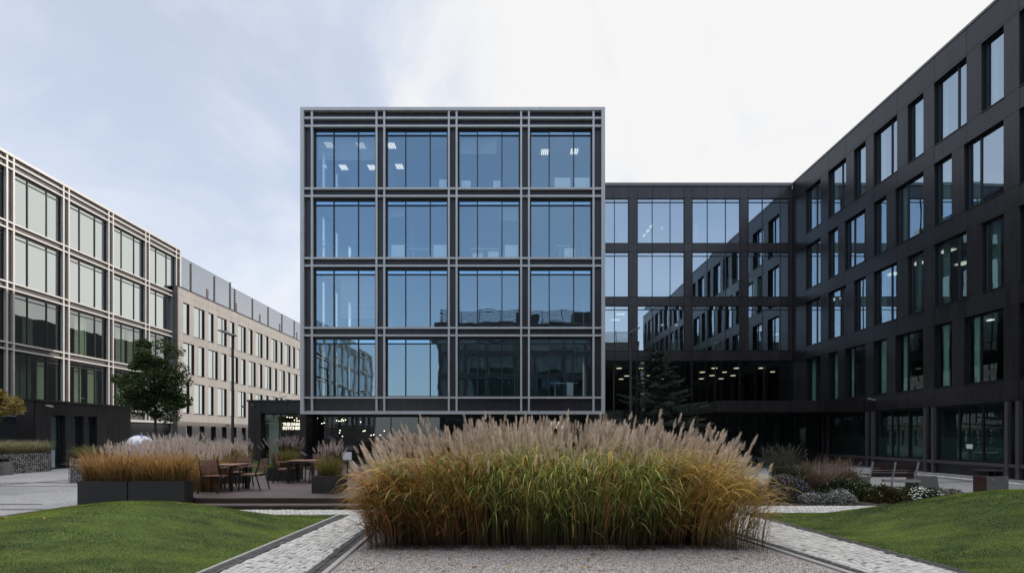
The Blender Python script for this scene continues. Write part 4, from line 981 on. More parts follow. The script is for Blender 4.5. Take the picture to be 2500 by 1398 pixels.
tuft('olive gold grass with sparse plumes in the small turned planter', -4.72, 12.85, .62, .24, .22, 1200, .58, OLIVE, 60, 1.0, ((.28, .22, .21), (.62, .52, .50)), hw=.04, lean=.7)

def make_table(label, loc, rz, w=.85, d=.85, h=.70):
    e = empty('table', loc, rz, label, 'table', 'square wooden topped tables on the deck')
    f = MB(); n = 8
    for i in range(n):
        y = -d/2+d*i/n; f.box((-w/2, y+.003, h-.025), (w/2, y+d/n-.003, h))
    f.build('tabletop', M['teak'], e)
    f = MB(); f.box((-w/2+.02, -d/2+.01, h-.075), (w/2-.02, -d/2+.05, h-.027)); f.box((-w/2+.02, d/2-.05, h-.075), (w/2-.02, d/2-.01, h-.027)); f.box((-w/2+.02, -d/2+.051, h-.075), (-w/2+.06, d/2-.051, h-.027)); f.box((w/2-.06, -d/2+.051, h-.075), (w/2-.02, d/2-.051, h-.027)); f.build('apron', M['blackmetal'], e)
    for sx in (-1, 1):
        for sy in (-1, 1):
            f = MB(); f.box((sx*(w/2-.02), sy*(d/2-.01), 0), (sx*(w/2-.09), sy*(d/2-.08), h-.077)); f.build('leg', M['blackmetal'], e)
    return e
def make_chair(label):
    """front of the seat towards +Y, backrest at -Y"""
    e = empty('chair', (0, 0, 0), 0, label, 'chair', 'slatted armchairs around the deck tables'); w = .25
    f = MB()
    for i in range(7): y = -.20+i*.062; f.box((-w+.02, y, .425), (w-.02, y+.055, .445))
    f.box((-w+.02, -.2, .40), (-w+.045, .23, .424)); f.box((w-.045, -.2, .40), (w-.02, .23, .424)); f.build('seat', M['teak'], e)
    f = MB(); fb = lambda z: -.22-(z-.45)*.22
    for i in range(8):
        z = .52+i*.042; y = fb(z); f.box((-w+.035, y-.012, z), (w-.035, y+.008, z+.034))
    f.build('backrest', M['teak'], e)
    for sx in (-1, 1):
        f = MB(); f.tube((sx*(w+.0), -.32, 0), (sx*w, -.19, .46), .019, seg=6); f.tube((sx*w, -.19, .46), (sx*(w-.015), fb(.88), .88), .018, seg=6); f.build('rear_leg', M['blackmetal'], e)
        f = MB(); f.tube((sx*(w+.01), .26, 0), (sx*w, .22, .64), .019, seg=6); f.build('front_leg', M['blackmetal'], e)
        f = MB(); f.box((sx*w-.028, -.24, .642), (sx*w+.028, .27, .664)); f.build('armrest', M['teak'], e)
    for y in (-.18, .19): f = MB(); f.box((-w+.018, y, .375), (w-.018, y+.03, .398)); f.build('crossbar', M['blackmetal'], e)
    return e
make_table('square table with a wooden top beside the front planters', (-7.76, 13.42, DZ), 0)
make_table('square table with a wooden top farther back between the two small planters', (-6.55, 15.7, DZ), .05)
ch = make_chair('armchair with its slatted back to the viewer at the front table'); ch.location = (-7.68, 12.83, DZ)
used = True
for (x, y, rz, lab) in ((-7.78, 14.12, math.pi, 'armchair on the far side of the front table'), (-7.02, 13.45, math.pi/2, 'armchair seen from the side at the right of the front table'),
                        (-7.12, 15.62, -math.pi/2+.15, 'armchair at the left of the back table'), (-5.98, 15.55, math.pi/2-.1, 'armchair at the right of the back table beside the small planter'),
                        (-6.5, 16.45, math.pi, 'armchair on the far side of the back table'), (-6.55, 15.05, 0, 'armchair in front of the back table')):
    if 'in front of the back' in lab: continue
    c = copy_tree(ch); c.location = (x, y, DZ); c.rotation_euler[2] = rz; c['label'] = lab
# white menu stand
X, Z = P(848, 1123, 17.5); e = empty('menu_stand', (X, 17.5, DZ), .1, 'white rectangular menu board on a black stand near the entrance', 'sign')
f = MB(); f.box((-.15, -.03, .62), (.15, 0, .90)); f.build('board', M['white'], e); f = MB(); f.tube((0, .02, 0), (0, .02, .62), .02); f.box((-.18, -.12, 0), (.18, .16, .02)); f.build('stand', M['blackmetal'], e)

# globe artwork
GB = empty('globe_sculpture', (0, 0, 0), 0, 'white mosaic globe with a dark blue patch rising behind the plumes', 'sculpture')
X, Z = P(341, 1091, 17.2); bm = bmesh.new(); bmesh.ops.create_uvsphere(bm, u_segments=48, v_segments=24, radius=.42); me = bpy.data.meshes.new('globe'); bm.to_mesh(me); bm.free(); me.materials.append(M['globe'])
me.polygons.foreach_set('use_smooth', [True]*len(me.polygons)); o = bpy.data.objects.new('globe', me); C.objects.link(o); o.location = (0, 0, Z); o.rotation_euler = (.3, .4, 1.0); o.parent = GB; GB.location = (X, 17.2, 0)
f = MB(); f.tube((0, 0, 0), (0, 0, Z-.4), .16, .12, 16); f.build('pedestal', M['blackmetal'], GB)

# gabion walls
def gabion(x0, x1, y0, y1, h, label, rz=0):
    cx, cy = (x0+x1)/2, (y0+y1)/2; e = empty('gabion_wall', (cx, cy, 0), rz, label, 'gabion'); w, d = (x1-x0)/2, (y1-y0)/2
    f = MB(); f.box((-w+.02, -d+.02, 0), (w-.02, d-.02, h-.015)); f.build('stones', M['gabion'], e)
    f = MB(); s = .1; r = .004
    def wire(a, b): 
        f.box((min(a[0], b[0])-r, min(a[1], b[1])-r, min(a[2], b[2])-r), (max(a[0], b[0])+r, max(a[1], b[1])+r, max(a[2], b[2])+r))
    z = 0.0
    while z < h+.001:
        for yy_ in (-d, d): wire((-w, yy_, z), (w, yy_, z))
        for xx_ in (-w, w): wire((xx_, -d, z), (xx_, d, z))
        z += s
    x = -w
    while x < w+.001: wire((x, -d, 0), (x, -d, h)); wire((x, d, 0), (x, d, h)); x += s
    y = -d
    while y < d+.001: wire((-w, y, 0), (-w, y, h)); wire((w, y, 0), (w, y, h)); y += s
    f.build('wire_mesh', M['lampgrey'], e); return e
gabion(-23.45, -22.55, 17.0, 24.3, .92, 'long stone filled gabion wall in front of the black annex')
gabion(-16.1, -13.2, 18.0, 19.0, .89, 'short stone filled gabion wall left of the front planters')
def hedge(label, cx, cy, z, rx_, ry_, h, n, ca, cb, npl=0):
    e = empty('hedge', (cx, cy, z), 0, label, 'hedge'); k = n
    b = np.stack([rng.uniform(-rx_, rx_, k), rng.uniform(-ry_, ry_, k), np.zeros(k)], -1); az = np.arctan2(b[:, 1], b[:, 0]/3)+rng.normal(0, 1, k)
    Pt, W, Sd, t = arcs(b, az, rng.uniform(.55, 1.2, k)*h, rng.uniform(0, .3, k), rng.uniform(.6, 1.9, k), np.ones(k), 5, rng.uniform(.012, .022, k))
    col = lerp(np.array(ca)[None, None, :], np.array(cb)[None, None, :], (rng.uniform(0, .6, k)[:, None]+.4*t*np.ones((k, 1)))[..., None])
    ribbons('foliage', [(Pt, W, Sd, col, M['leaf'])], e)
    return e
hedge('olive grass hedge growing on the long gabion wall', -23.0, 20.7, .85, .40, 3.55, .72, 9000, (.08, .08, .03), (.42, .38, .22))
hedge('green grass growing on the short gabion wall', -14.9, 18.5, .85, 1.1, .4, .55, 4000, (.04, .05, .015), (.20, .20, .08))
tuft('tall pink plumed grass rising between the short gabion wall and the planters', -13.4, 19.7, .3, .9, .45, 1500, 1.1, STRAW, 150, 1.55, ((.54, .45, .41), (.95, .84, .77)), hw=.07, lean=.35, head=.42)
tuft('pink plumed grass standing right of the globe sculpture', -12.0, 20.8, .3, .9, .4, 1200, 1.0, STRAW, 110, 1.35, ((.48, .40, .37), (.82, .72, .66)), hw=.06, lean=.35, head=.38)
tuft('small pale plumed grass at the left corner of the restaurant annex', -14.2, 25.0, 0.2, .45, .3, 700, 1.1, OLIVE, 45, 1.6, ((.35, .3, .28), (.6, .52, .48)), hw=.06, lean=.5, head=.4)

# bins
def bin_(label, loc):
    e = empty('litter_bin', loc, 0, label, 'bin')
    f = MB()
    for i in range(4): y = .01+i*.1; f.box((-.025, y, .02), (-.001, y+.092, .56))
    f.box((0, .02, .56), (.0, .02, .56)); f.build('wooden_panel', M['woodred'], e)
    f = MB(); f.box((0, 0, 0), (.62, .42, .565)); bevel(f.build('concrete_body', M['conc'], e), .02, 2)
    for x in (.16, .54):
        f = MB(); f.tube((x, .0, .47), (x, -.015, .47), .022, .02, 10); f.build('bolt', M['galv'], e)
    f = MB(); f.box((-.02, -.02, .70), (.54, .44, .735)); bevel(f.build('lid', M['lampgrey'], e), .01, 2)
    for x in (.05, .25, .45): f = MB(); f.box((x, .05, .566), (x+.05, .35, .699)); f.build('lid_support', M['blackmetal'], e)
    return e
b1 = bin_('concrete litter bin with a black lid on the paving at the right', (13.42, 14.0, 0))
b2 = bin_('concrete litter bin with a black lid beside the long gabion wall', (-22.72, 21.55, 0)); 
for o in b2.children: pass
# bench right
BN = empty('bench', (11.75, 16.3, 0), -.08, 'bench seen from behind with red brown slats and a concrete end block', 'bench')
for x0 in (0.05, .74):
    f = MB()
    for i in range(6):
        z = .36+i*.078; y = -(z-.36)*.28; f.box((x0, y, z), (x0+.64, y+.03, z+.066))
    f.build('backrest', M['woodred'], BN)
for x in (0, .70, 1.40):
    f = MB(); f.prism([(x, 0), (x+.035, 0), (x+.035, .05), (x, .05)], 0, .3); f.build('support', M['galv'], BN)
    f = MB(lambda u, d, z: (u, d-(z-.32)*.28, z)); f.box((x, -.03, .3), (x+.035, .02, .86)); f.build('support', M['galv'], BN)
f = MB(); 
for i in range(5): f.box((.03, .10+i*.09, .40), (1.44, .18+i*.09, .43))
f.build('seat', M['woodred'], BN)
f = MB(); f.box((.4, -.14, .2), (1.5, .04, .29)); f.build('seat_beam', M['conclight'], BN)
f = MB(lambda u, d, z: (u+(.06*z/.4 if u < 1.6 else -.06*z/.4), d, z)); f.box((1.42, -.12, 0), (2.08, .5, .42)); bevel(f.build('concrete_block', M['conc'], BN), .02)
f = MB(); f.box((-.35, -.05, 0), (.0, .5, .38)); bevel(f.build('concrete_block', M['conc'], BN), .02)
# left bench end at the frame's edge
e = empty('bench', (-22.9, 20.95, 0), 0, 'concrete end of a bench at the left edge of the view', 'bench')
f = MB(); f.prism([(0, 0), (.42, 0), (.38, .5), (0, .5)], 0, .36); bevel(f.build('concrete_block', M['conc'], e), .02)
f = MB(); f.box((-1.6, .05, .362), (.0, .45, .40)); f.build('seat', M['woodred'], e)

# lamp posts
def lamp_post(label, px, ptop, Y, side, hw=.75, r=.06):
    X, Z = P(px, ptop, Y); e = empty('street_lamp', (X, Y, 0), 0, label, 'lamp post')
    f = MB(); f.tube((0, 0, 0), (0, 0, Z), r, r*.8, 12); f.tube((0, 0, 0), (0, 0, .9), r*1.25, r*1.25, 12); f.tube((0, 0, 0), (0, 0, .02), r*2.4, r*2.4, 16); f.build('pole', M['lampgrey'], e)
    f = MB(); s = side
    a = (.04*s, 0); 
    f.v = []; pts_ = [(-.06*s, -.2, Z-.08), (hw*.9*s, -.2, Z+.15), (hw*.9*s, .2, Z+.22), (-.06*s, .2, Z-.01), (-.06*s, -.2, Z-.03), (hw*.9*s, -.2, Z+.19), (hw*.9*s, .2, Z+.26), (-.06*s, .2, Z+.04)]
    f.v = pts_; f.f = [(0,3,2,1),(4,5,6,7),(0,1,5,4),(1,2,6,5),(2,3,7,6),(3,0,4,7)]; f.mi = [0]*6
    f.build('lamp_head', M['blackmetal'], e)
    return e
lamp_post('tall grey street lamp in front of the pale far block', 568, 818, 20.0, -1, .55)
lamp_post('tall grey street lamp in front of the dark rear block', 1540, 812, 20.0, 1, .35)
lamp_post('distant street lamp behind the restaurant annex roof', 678, 972, 44.0, 1, .85, .05)

# ================================================================== trees
def leafy(name, C0, R, n, sz, ca, cb, parent, clumps=60, seed=1, squash=1.0, out=.9):
    g = np.random.default_rng(seed)
    d = g.normal(0, 1, (clumps, 3)); d /= np.linalg.norm(d, axis=1)[:, None]; rad = g.uniform(.25, out, clumps)**.55
    cc = d*rad[:, None]*np.array(R)
    k = g.integers(0, clumps, n); off = g.normal(0, 1, (n, 3)); off /= np.linalg.norm(off, axis=1)[:, None]; cr = g.uniform(.16, .36, clumps)*min(R)
    p = cc[k]+off*(cr[k]*g.uniform(.3, 1.15, n)**.6)[:, None]*np.array([1, 1, .8*squash])
    p = p+np.array(C0)
    ax = g.normal(0, 1, (n, 3)); ax[:, 2] *= .6; ax /= np.linalg.norm(ax, axis=1)[:, None]; s = np.cross(ax, g.normal(0, 1, (n, 3))); s /= np.linalg.norm(s, axis=1)[:, None]
    L = sz*g.uniform(.6, 1.3, n); Pt = np.stack([p-ax*L[:, None]*.5, p, p+ax*L[:, None]*.5+np.array([0, 0, -.15])*L[:, None]], 1)
    W = np.stack([L*.15, L*.75, L*.1], 1)
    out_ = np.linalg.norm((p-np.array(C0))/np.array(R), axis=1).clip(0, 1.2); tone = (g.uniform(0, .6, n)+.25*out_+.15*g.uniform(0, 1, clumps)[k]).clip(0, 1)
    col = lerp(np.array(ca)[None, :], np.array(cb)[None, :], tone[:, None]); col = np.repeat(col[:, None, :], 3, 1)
    return ribbons(name, [(Pt, W, s, col, M['leaf'])], parent), cc+np.array(C0)
def tree(label, px, Y, z_lo, z_hi, rad, seed, ca, cb, n=15000, sz=.10, tr=.07):
    X = (px-CX)*Y/F; e = empty('tree', (X, Y, 0), 0, label, 'tree'); zc = (z_lo+z_hi)/2
    cr, cc = leafy('crown', (0, 0, zc), (rad, rad, (z_hi-z_lo)/2), n, sz, ca, cb, e, 64, seed, 1.0, .92)
    f = MB(); f.tube((0, 0, 0), (.02, .01, z_lo+.3), tr, tr*.75, 9); f.tube((.02, .01, z_lo+.3), (0, 0, zc+.5), tr*.75, tr*.3, 8)
    for q in cc[::3]:
        z0 = random.uniform(z_lo, zc); f.tube((0, 0, z0), tuple(q), tr*.3, tr*.08, 5)
    f.build('trunk', M['bark'], e); return e
tree('round dark green tree in front of the left wing', 378, 23.5, 2.35, 6.2, 1.42, 5, (.014, .026, .009), (.085, .125, .038), 22000, .10)
tree('yellowing tree reaching in at the left edge of the view', -42, 15.0, 2.1, 3.35, 1.0, 9, (.10, .08, .02), (.34, .26, .07), 2600, .10)
# spruce
SP = empty('spruce_tree', ((1603-CX)*27.0/F, 27.0, 0), 0, 'dark spruce standing in the shaded corner beside the street lamp', 'tree')
f = MB(); f.tube((0, 0, 0), (0, 0, 6.4), .13, .02, 9)
pp = []; aa = []; tt = []
g = np.random.default_rng(3)
for i in range(150):
    z = .5+5.9*(i/150)**.9; R_ = (6.75-z)*.64*g.uniform(.6, 1.2)+.12; a = i*2.4+g.uniform(-.3, .3)
    p0 = np.array([0, 0, z]); tip = np.array([R_*math.cos(a), R_*math.sin(a), z+.12*R_-.07*R_*R_+g.uniform(-.05, .12)])
    mid = (p0+tip)/2+np.array([0, 0, -.08*R_]); f.tube(tuple(p0), tuple(mid), .02, .014, 4); f.tube(tuple(mid), tuple(tip), .014, .005, 4)
    nn = int(40+110*R_)
    s = g.uniform(.12, 1, nn); base = np.where(s[:, None] < .5, p0+(mid-p0)*(s*2)[:, None], mid+(tip-mid)*((s-.5)*2)[:, None])
    lat = np.array([-math.sin(a), math.cos(a), 0]); sd = g.choice([-1, 1], nn); ll = (1.1-s)*.32*R_*g.uniform(0, 1, nn)
    base = base+lat*(sd*ll)[:, None]+np.array([math.cos(a), math.sin(a), 0])*(ll*.5)[:, None]; base[:, 2] -= ll*.15
    pp.append(base); d = np.array([math.cos(a), math.sin(a), .1])*.7+lat*sd[:, None]*.7+g.normal(0, .45, (nn, 3)); aa.append(d/np.linalg.norm(d, axis=1)[:, None]); tt.append(s)
pp = np.concatenate(pp); aa = np.concatenate(aa); tt = np.concatenate(tt); n = len(pp)
L = g.uniform(.07, .15, n); s = np.cross(aa, g.normal(0, 1, (n, 3))); s /= np.linalg.norm(s, axis=1)[:, None]
Pt = np.stack([pp, pp+aa*L[:, None]*.5, pp+aa*L[:, None]], 1); W = np.stack([L*.15, L*.30, L*.05], 1)
col = lerp(np.array([.014, .024, .017])[None, :], np.array([.070, .095, .072])[None, :], (tt*.6+g.uniform(0, .4, n))[:, None]); col = np.repeat(col[:, None], 3, 1)
ribbons('crown', [(Pt, W, s, col, M['leaf'])], SP); f.build('trunk', M['bark'], SP)

# ================================================================== the great clump of silver grass

NT = 150; tus = np.stack([rng.uniform(-2.08, 3.62, NT), 7.38+rng.beta(1, 1.3, NT)*3.15], -1); tus[:16, 0] = np.linspace(-2.05, 3.6, 16); tus[:16, 1] = 7.42; thue = rng.random(NT); th_ = rng.uniform(.84, 1.06, NT)
cxm = .75
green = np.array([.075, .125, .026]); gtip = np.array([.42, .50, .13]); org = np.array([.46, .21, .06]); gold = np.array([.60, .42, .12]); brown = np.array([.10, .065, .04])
def hue(bx, k, n):
    u = rng.random(n)*.6+thue[k]*.4; wl_ = .20+np.clip((.2-bx)/2.0, 0, 1)*.48; wr_ = .34+np.clip((bx-2.0)/1.1, 0, 1)*.65
    bc = np.where((u < wl_)[:, None], org, np.where((u < wr_)[:, None], gold, green)); dead = rng.random(n) < .10; bc[dead] = org*.9
    tc = np.where((u < wl_)[:, None], org*1.5, np.where((u < wr_)[:, None], gold*1.25, gtip)); lo = (rng.random(n) < .22) & ~dead; tc[lo] = np.array([.70, .52, .20])
    return bc, tc
def spot(n, sp):
    k = rng.integers(0, NT, n); bx = np.clip(tus[k, 0]+rng.normal(0, sp, n), -2.18, 3.75); by = np.maximum(tus[k, 1]+rng.normal(0, sp, n), 7.27); return k, bx, by
# upright culms and basal leaves
n = 11000; k, bx, by = spot(n, .10); ex = (bx-cxm)/2.95; edge = np.clip(np.abs(ex), 0, 1); hs = (1-.30*edge**4)*th_[k]
az = np.arctan2(-(1.0-np.clip((by-7.4)/2.6, 0, 1))*1.1+rng.normal(0, .6, n), ex*2.2+rng.normal(0, .6, n))
L = rng.uniform(.5, 1.0, n)**.6*1.58*hs
Pt, W, Sd, t = arcs(np.stack([bx, by, np.full(n, .01)], -1), az, L, rng.uniform(.0, .18, n), rng.uniform(.3, 2.4, n), rng.uniform(1.6, 3.6, n), 9, rng.uniform(.006, .013, n))
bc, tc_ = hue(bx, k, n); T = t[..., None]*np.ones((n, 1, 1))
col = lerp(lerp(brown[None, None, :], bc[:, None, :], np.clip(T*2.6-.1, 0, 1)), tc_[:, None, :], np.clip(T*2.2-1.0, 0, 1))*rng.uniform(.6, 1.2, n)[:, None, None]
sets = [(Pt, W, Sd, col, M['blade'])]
# cane leaves arching out of the culms at every height
n = 19000; k, bx, by = spot(n, .14); ex = (bx-cxm)/2.95; edge = np.clip(np.abs(ex), 0, 1); hs = (1-.30*edge**4)*th_[k]
z0 = (.10+rng.beta(1.6, 1.0, n)*1.10)*hs; frt = np.clip((8.6-by)/1.0, 0, 1)
az = np.arctan2(-(.25+frt*.8)+rng.normal(0, .75, n), ex*2.0+rng.normal(0, .85, n))
up = (rng.random(n) < .28) & (z0 < .8)
up &= edge < .75
brk = rng.random(n) < .06; az = np.where(brk, rng.uniform(0, 6.28, n), az)
th1 = np.where(up, rng.uniform(.6, 1.6, n), rng.uniform(1.9, 2.95, n))
th1 = np.where(brk, rng.uniform(1.3, 1.9, n), th1)
L = rng.uniform(.45, .95, n)*np.where(z0 < .5, .75, 1)*(1-.12*edge**3)
Pt, W, Sd, t = arcs(np.stack([bx, by, z0], -1), az, L, rng.uniform(.05, .45, n), th1, rng.uniform(.9, 1.7, n), 9, rng.uniform(.009, .019, n))
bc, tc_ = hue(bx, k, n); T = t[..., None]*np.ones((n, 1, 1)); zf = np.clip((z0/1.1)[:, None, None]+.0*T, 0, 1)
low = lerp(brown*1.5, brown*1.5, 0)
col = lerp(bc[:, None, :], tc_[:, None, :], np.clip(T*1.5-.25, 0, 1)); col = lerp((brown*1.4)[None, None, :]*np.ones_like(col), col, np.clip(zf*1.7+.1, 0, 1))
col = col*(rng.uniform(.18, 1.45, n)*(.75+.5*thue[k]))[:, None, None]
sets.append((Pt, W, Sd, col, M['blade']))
npl = 1900
kx = rng.integers(0, NT, npl); px_ = tus[kx, 0]+rng.normal(0, .13, npl); py_ = np.maximum(tus[kx, 1]+rng.normal(0, .15, npl), 7.6)
far = py_ > 7.85+rng.random(npl)*.35; px_, py_, kx = px_[far], py_[far], kx[far]; npl = len(px_)
ex = (px_-cxm)/2.95; ln = np.abs(ex)**2.2*.48+np.abs(rng.normal(0, .06, npl))
azp = np.arctan2(rng.normal(0, .35, npl)-.12, ex*1.5+.12+rng.normal(0, .12, npl))
hh = 1.87-.36*np.abs(ex)**3.6+rng.normal(0, .13, npl)-.12*(py_ < 8.4)+(th_[kx]-.95)*.5; head = rng.uniform(.20, .40, npl)
sets += plumes(np.stack([px_, py_, np.full(npl, .02)], -1), azp, ln, hh-head, head, 38, (.44, .35, .285), (1.0, .88, .75), .040)
nq = 260; kx = rng.integers(0, NT, nq); qx = tus[kx, 0]+rng.normal(0, .15, nq); qy = 7.32+rng.uniform(0, .7, nq); ex = (qx-cxm)/2.95
sets += plumes(np.stack([qx, qy, np.full(nq, .02)], -1), np.arctan2(-.6+rng.normal(0, .5, nq), ex*2+rng.normal(0, .5, nq)), rng.uniform(.05, .5, nq), rng.uniform(1.1, 1.55, nq)*(1-.25*np.abs(ex)**3), rng.uniform(.2, .36, nq), 30, (.46, .36, .25), (.90, .78, .60), .034)
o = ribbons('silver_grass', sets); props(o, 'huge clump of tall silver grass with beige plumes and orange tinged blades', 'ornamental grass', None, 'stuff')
# a few stray stems at the left foot
m = MB(); m.prism([(-1.75, 7.7), (3.1, 7.7), (3.3, 10.6), (-2.1, 10.6)], .013, .03); tag_s(m.build('soil_bed', M['soil']))

# ================================================================== flower bed on the right
m = MB(); m.prism([(5.6, 12.0), (10.9, 12.0), (12.6, 14.0), (12.2, 15.6), (10.5, 16.4), (7.2, 16.8), (5.6, 15.0)], .0, .03); tag_s(m.build('flower_bed', M['soil']))
def cushion(label, X, Y, rx_, ry_, h, n, ca, cb, nf=0, fc=(.7, .7, .7), fs=.03, seed=1, name='shrub', cat='plant', sz=.05):
    g = np.random.default_rng(seed); e = empty(name, (X, Y, 0), 0, label, cat)
    d = g.normal(0, 1, (n, 3)); d[:, 2] = np.abs(d[:, 2]); d /= np.linalg.norm(d, axis=1)[:, None]; lump = 1+.18*np.sin(d[:, 0]*7+seed)*np.sin(d[:, 1]*6)+g.normal(0, .05, n)
    p = d*np.array([rx_, ry_, h])*(lump*g.uniform(.55, 1, n)**.4)[:, None]
    ax = d+g.normal(0, .7, (n, 3)); ax /= np.linalg.norm(ax, axis=1)[:, None]; s = np.cross(ax, g.normal(0, 1, (n, 3))); s /= np.linalg.norm(s, axis=1)[:, None]
    L = sz*g.uniform(.6, 1.6, n); Pt = np.stack([p, p+ax*L[:, None]*.5, p+ax*L[:, None]], 1); W = np.stack([L*.15, L*.4, L*.08], 1)
    col = lerp(np.array(ca), np.array(cb), g.uniform(0, 1, (n, 1))); ribbons('foliage', [(Pt, W, s, np.repeat(col[:, None], 3, 1), M['leaf'])], e)
    if nf:
        d = g.normal(0, 1, (nf, 3)); d[:, 2] = np.abs(d[:, 2]); d[:, 1] -= .3; d /= np.linalg.norm(d, axis=1)[:, None]; p = d*np.array([rx_, ry_, h])*g.uniform(.98, 1.15, (nf, 1)); p[:, 2] = np.abs(p[:, 2])+.02
        # petals: two crossing ribbons per flower head
        sets = []
        for a in range(3):
            th = g.uniform(0, 6.28, nf)+a*1.05; dx = np.stack([np.cos(th), np.sin(th)*.7, np.sin(th)*.5], -1); sd = np.cross(dx, d); sd /= np.linalg.norm(sd, axis=1)[:, None]+1e-6
            Pt = np.stack([p-dx*fs*.5, p+d*.004, p+dx*fs*.5], 1); W = np.stack([np.full(nf, fs*.3), np.full(nf, fs*.42), np.full(nf, fs*.3)], 1)
            sets.append((Pt, W, sd, np.broadcast_to(np.array(fc)*g.uniform(.6, 1.1, (nf, 1, 1)), (nf, 3, 3)).copy(), M['leaf']))
        ribbons('flowers', sets, e)
    return e
cushion('mauve aster cushion nearest the tall grass', 7.15, 12.95, .62, .5, .62, 9000, (.015, .025, .012), (.07, .09, .05), 750, (.30, .26, .40), .028, 2, 'aster')
cushion('purple aster tucked behind the golden edge of the tall grass', 6.35, 13.2, .35, .4, .50, 4000, (.02, .02, .015), (.08, .07, .06), 350, (.24, .18, .30), .028, 3, 'aster')
cushion('dusty white flowering clump at the front of the bed', 7.55, 12.35, .42, .22, .26, 3500, (.05, .06, .045), (.22, .23, .20), 260, (.6, .6, .58), .028, 4, 'flowering_plant')
cushion('white leaved clump beside the mauve asters', 8.15, 12.3, .34, .22, .33, 3500, (.08, .09, .075), (.36, .37, .34), 240, (.75, .75, .72), .028, 5, 'flowering_plant')
cushion('dark green bush in the middle of the flower bed', 8.9, 13.4, .85, .7, .50, 9000, (.012, .022, .008), (.07, .10, .035), 90, (.6, .6, .55), .03, 6)
cushion('low brownish green plant left of the white daisies', 9.55, 12.7, .6, .45, .38, 6000, (.02, .02, .008), (.10, .085, .03), 30, (.6, .6, .5), .03, 7)
cushion('patch of white daisies over dark leaves', 10.55, 12.95, .75, .5, .33, 8000, (.012, .022, .008), (.055, .085, .03), 260, (.85, .86, .82), .052, 8, 'daisy_patch')
cushion('pale dusty groundcover right of the daisies', 11.6, 13.3, .62, .4, .24, 7000, (.08, .08, .07), (.30, .29, .26), 450, (.55, .52, .50), .03, 9, 'groundcover_plant')
cushion('bushy green perennial in front of the bench', 9.6, 14.4, .75, .5, .62, 9000, (.015, .025, .010), (.08, .11, .04), 40, (.5, .5, .45), .03, 10)
cushion('feathery green perennial behind the asters', 8.2, 14.0, .5, .5, .78, 6000, (.018, .028, .012), (.09, .12, .05), 30, (.7, .7, .65), .03, 11, sz=.08)
FT = ((.12, .08, .055), (.36, .26, .19))
tuft('fountain grass with drooping brown seed heads at the left of the flower bed', 8.35, 13.6, 0.02, .22, .2, 900, 1.15, FT, 50, 1.1, ((.20, .15, .11), (.36, .28, .22)), lean=1.2, hw=.035, head=.28, w=.005, droop=2.4)
tuft('fountain grass with drooping brown seed heads behind the green perennial', 9.35, 14.2, 0.02, .25, .2, 900, 1.15, FT, 50, 1.12, ((.20, .15, .11), (.36, .28, .22)), lean=1.2, hw=.035, head=.28, w=.005, droop=2.2)
tuft('dark grey grass in the shade before the entrance', 10.35, 19.0, 0.0, .35, .3, 1100, 1.3, ((.04, .045, .03), (.13, .13, .10)), 60, 1.5, ((.10, .10, .09), (.22, .21, .19)), lean=1.4, hw=.04, head=.3)

# ================================================================== light, sky, camera
w = bpy.data.worlds.new("World"); bpy.context.scene.world = w; w.use_nodes = True; nt = w.node_tree; nt.nodes.clear(); L_ = nt.links.new
SUN_AZ = math.radians(24); SUN_EL = math.radians(21)
sd = Vector((math.cos(SUN_AZ)*math.cos(SUN_EL), math.sin(SUN_AZ)*math.cos(SUN_EL), math.sin(SUN_EL)))
sky = N(nt, 'ShaderNodeTexSky', sky_type='NISHITA'); sky.sun_disc = False; sky.sun_elevation = SUN_EL; sky.sun_rotation = math.pi/2-SUN_AZ; sky.dust_density = .6; sky.ozone_density = 2.0
bg = N(nt, 'ShaderNodeBackground', Strength=.12); out = N(nt, 'ShaderNodeOutputWorld')
tc = N(nt, 'ShaderNodeTexCoord'); sx = N(nt, 'ShaderNodeSeparateXYZ'); L_(tc.outputs['Generated'], sx.inputs[0])
zc = N(nt, 'ShaderNodeMath', operation='MAXIMUM'); zc.inputs[1].default_value = 0.0; L_(sx.outputs['Z'], zc.inputs[0])
za = N(nt, 'ShaderNodeMath', operation='ADD'); za.inputs[1].default_value = .42; L_(zc.outputs[0], za.inputs[0])
dx = N(nt, 'ShaderNodeMath', operation='DIVIDE'); dy = N(nt, 'ShaderNodeMath', operation='DIVIDE'); L_(sx.outputs['X'], dx.inputs[0]); L_(sx.outputs['Y'], dy.inputs[0]); L_(za.outputs[0], dx.inputs[1]); L_(za.outputs[0], dy.inputs[1])
cv = N(nt, 'ShaderNodeCombineXYZ'); L_(dx.outputs[0], cv.inputs[0]); L_(dy.outputs[0], cv.inputs[1])
no = N(nt, 'ShaderNodeTexNoise', Scale=2.0, Detail=8.0, Roughness=.56, Distortion=.55); L_(cv.outputs[0], no.inputs['Vector'])
dt = N(nt, 'ShaderNodeVectorMath', operation='DOT_PRODUCT'); L_(tc.outputs['Generated'], dt.inputs[0]); dt.inputs[1].default_value = tuple(Vector((.80, .58, .16)).normalized())
# cloud bank glowing towards the sun
a1 = N(nt, 'ShaderNodeMath', operation='MULTIPLY_ADD'); a1.inputs[1].default_value = 1.7; L_(no.outputs['Fac'], a1.inputs[0]); L_(dt.outputs['Value'], a1.inputs[2])
m1 = N(nt, 'ShaderNodeMapRange', interpolation_type='SMOOTHSTEP'); m1.inputs[1].default_value = 1.16; m1.inputs[2].default_value = 1.52; L_(a1.outputs[0], m1.inputs[0])
m2 = N(nt, 'ShaderNodeMapRange', interpolation_type='SMOOTHSTEP'); m2.inputs[1].default_value = .38; m2.inputs[2].default_value = .64; m2.inputs[3].default_value = .58; m2.inputs[4].default_value = .85; L_(no.outputs['Fac'], m2.inputs[0])
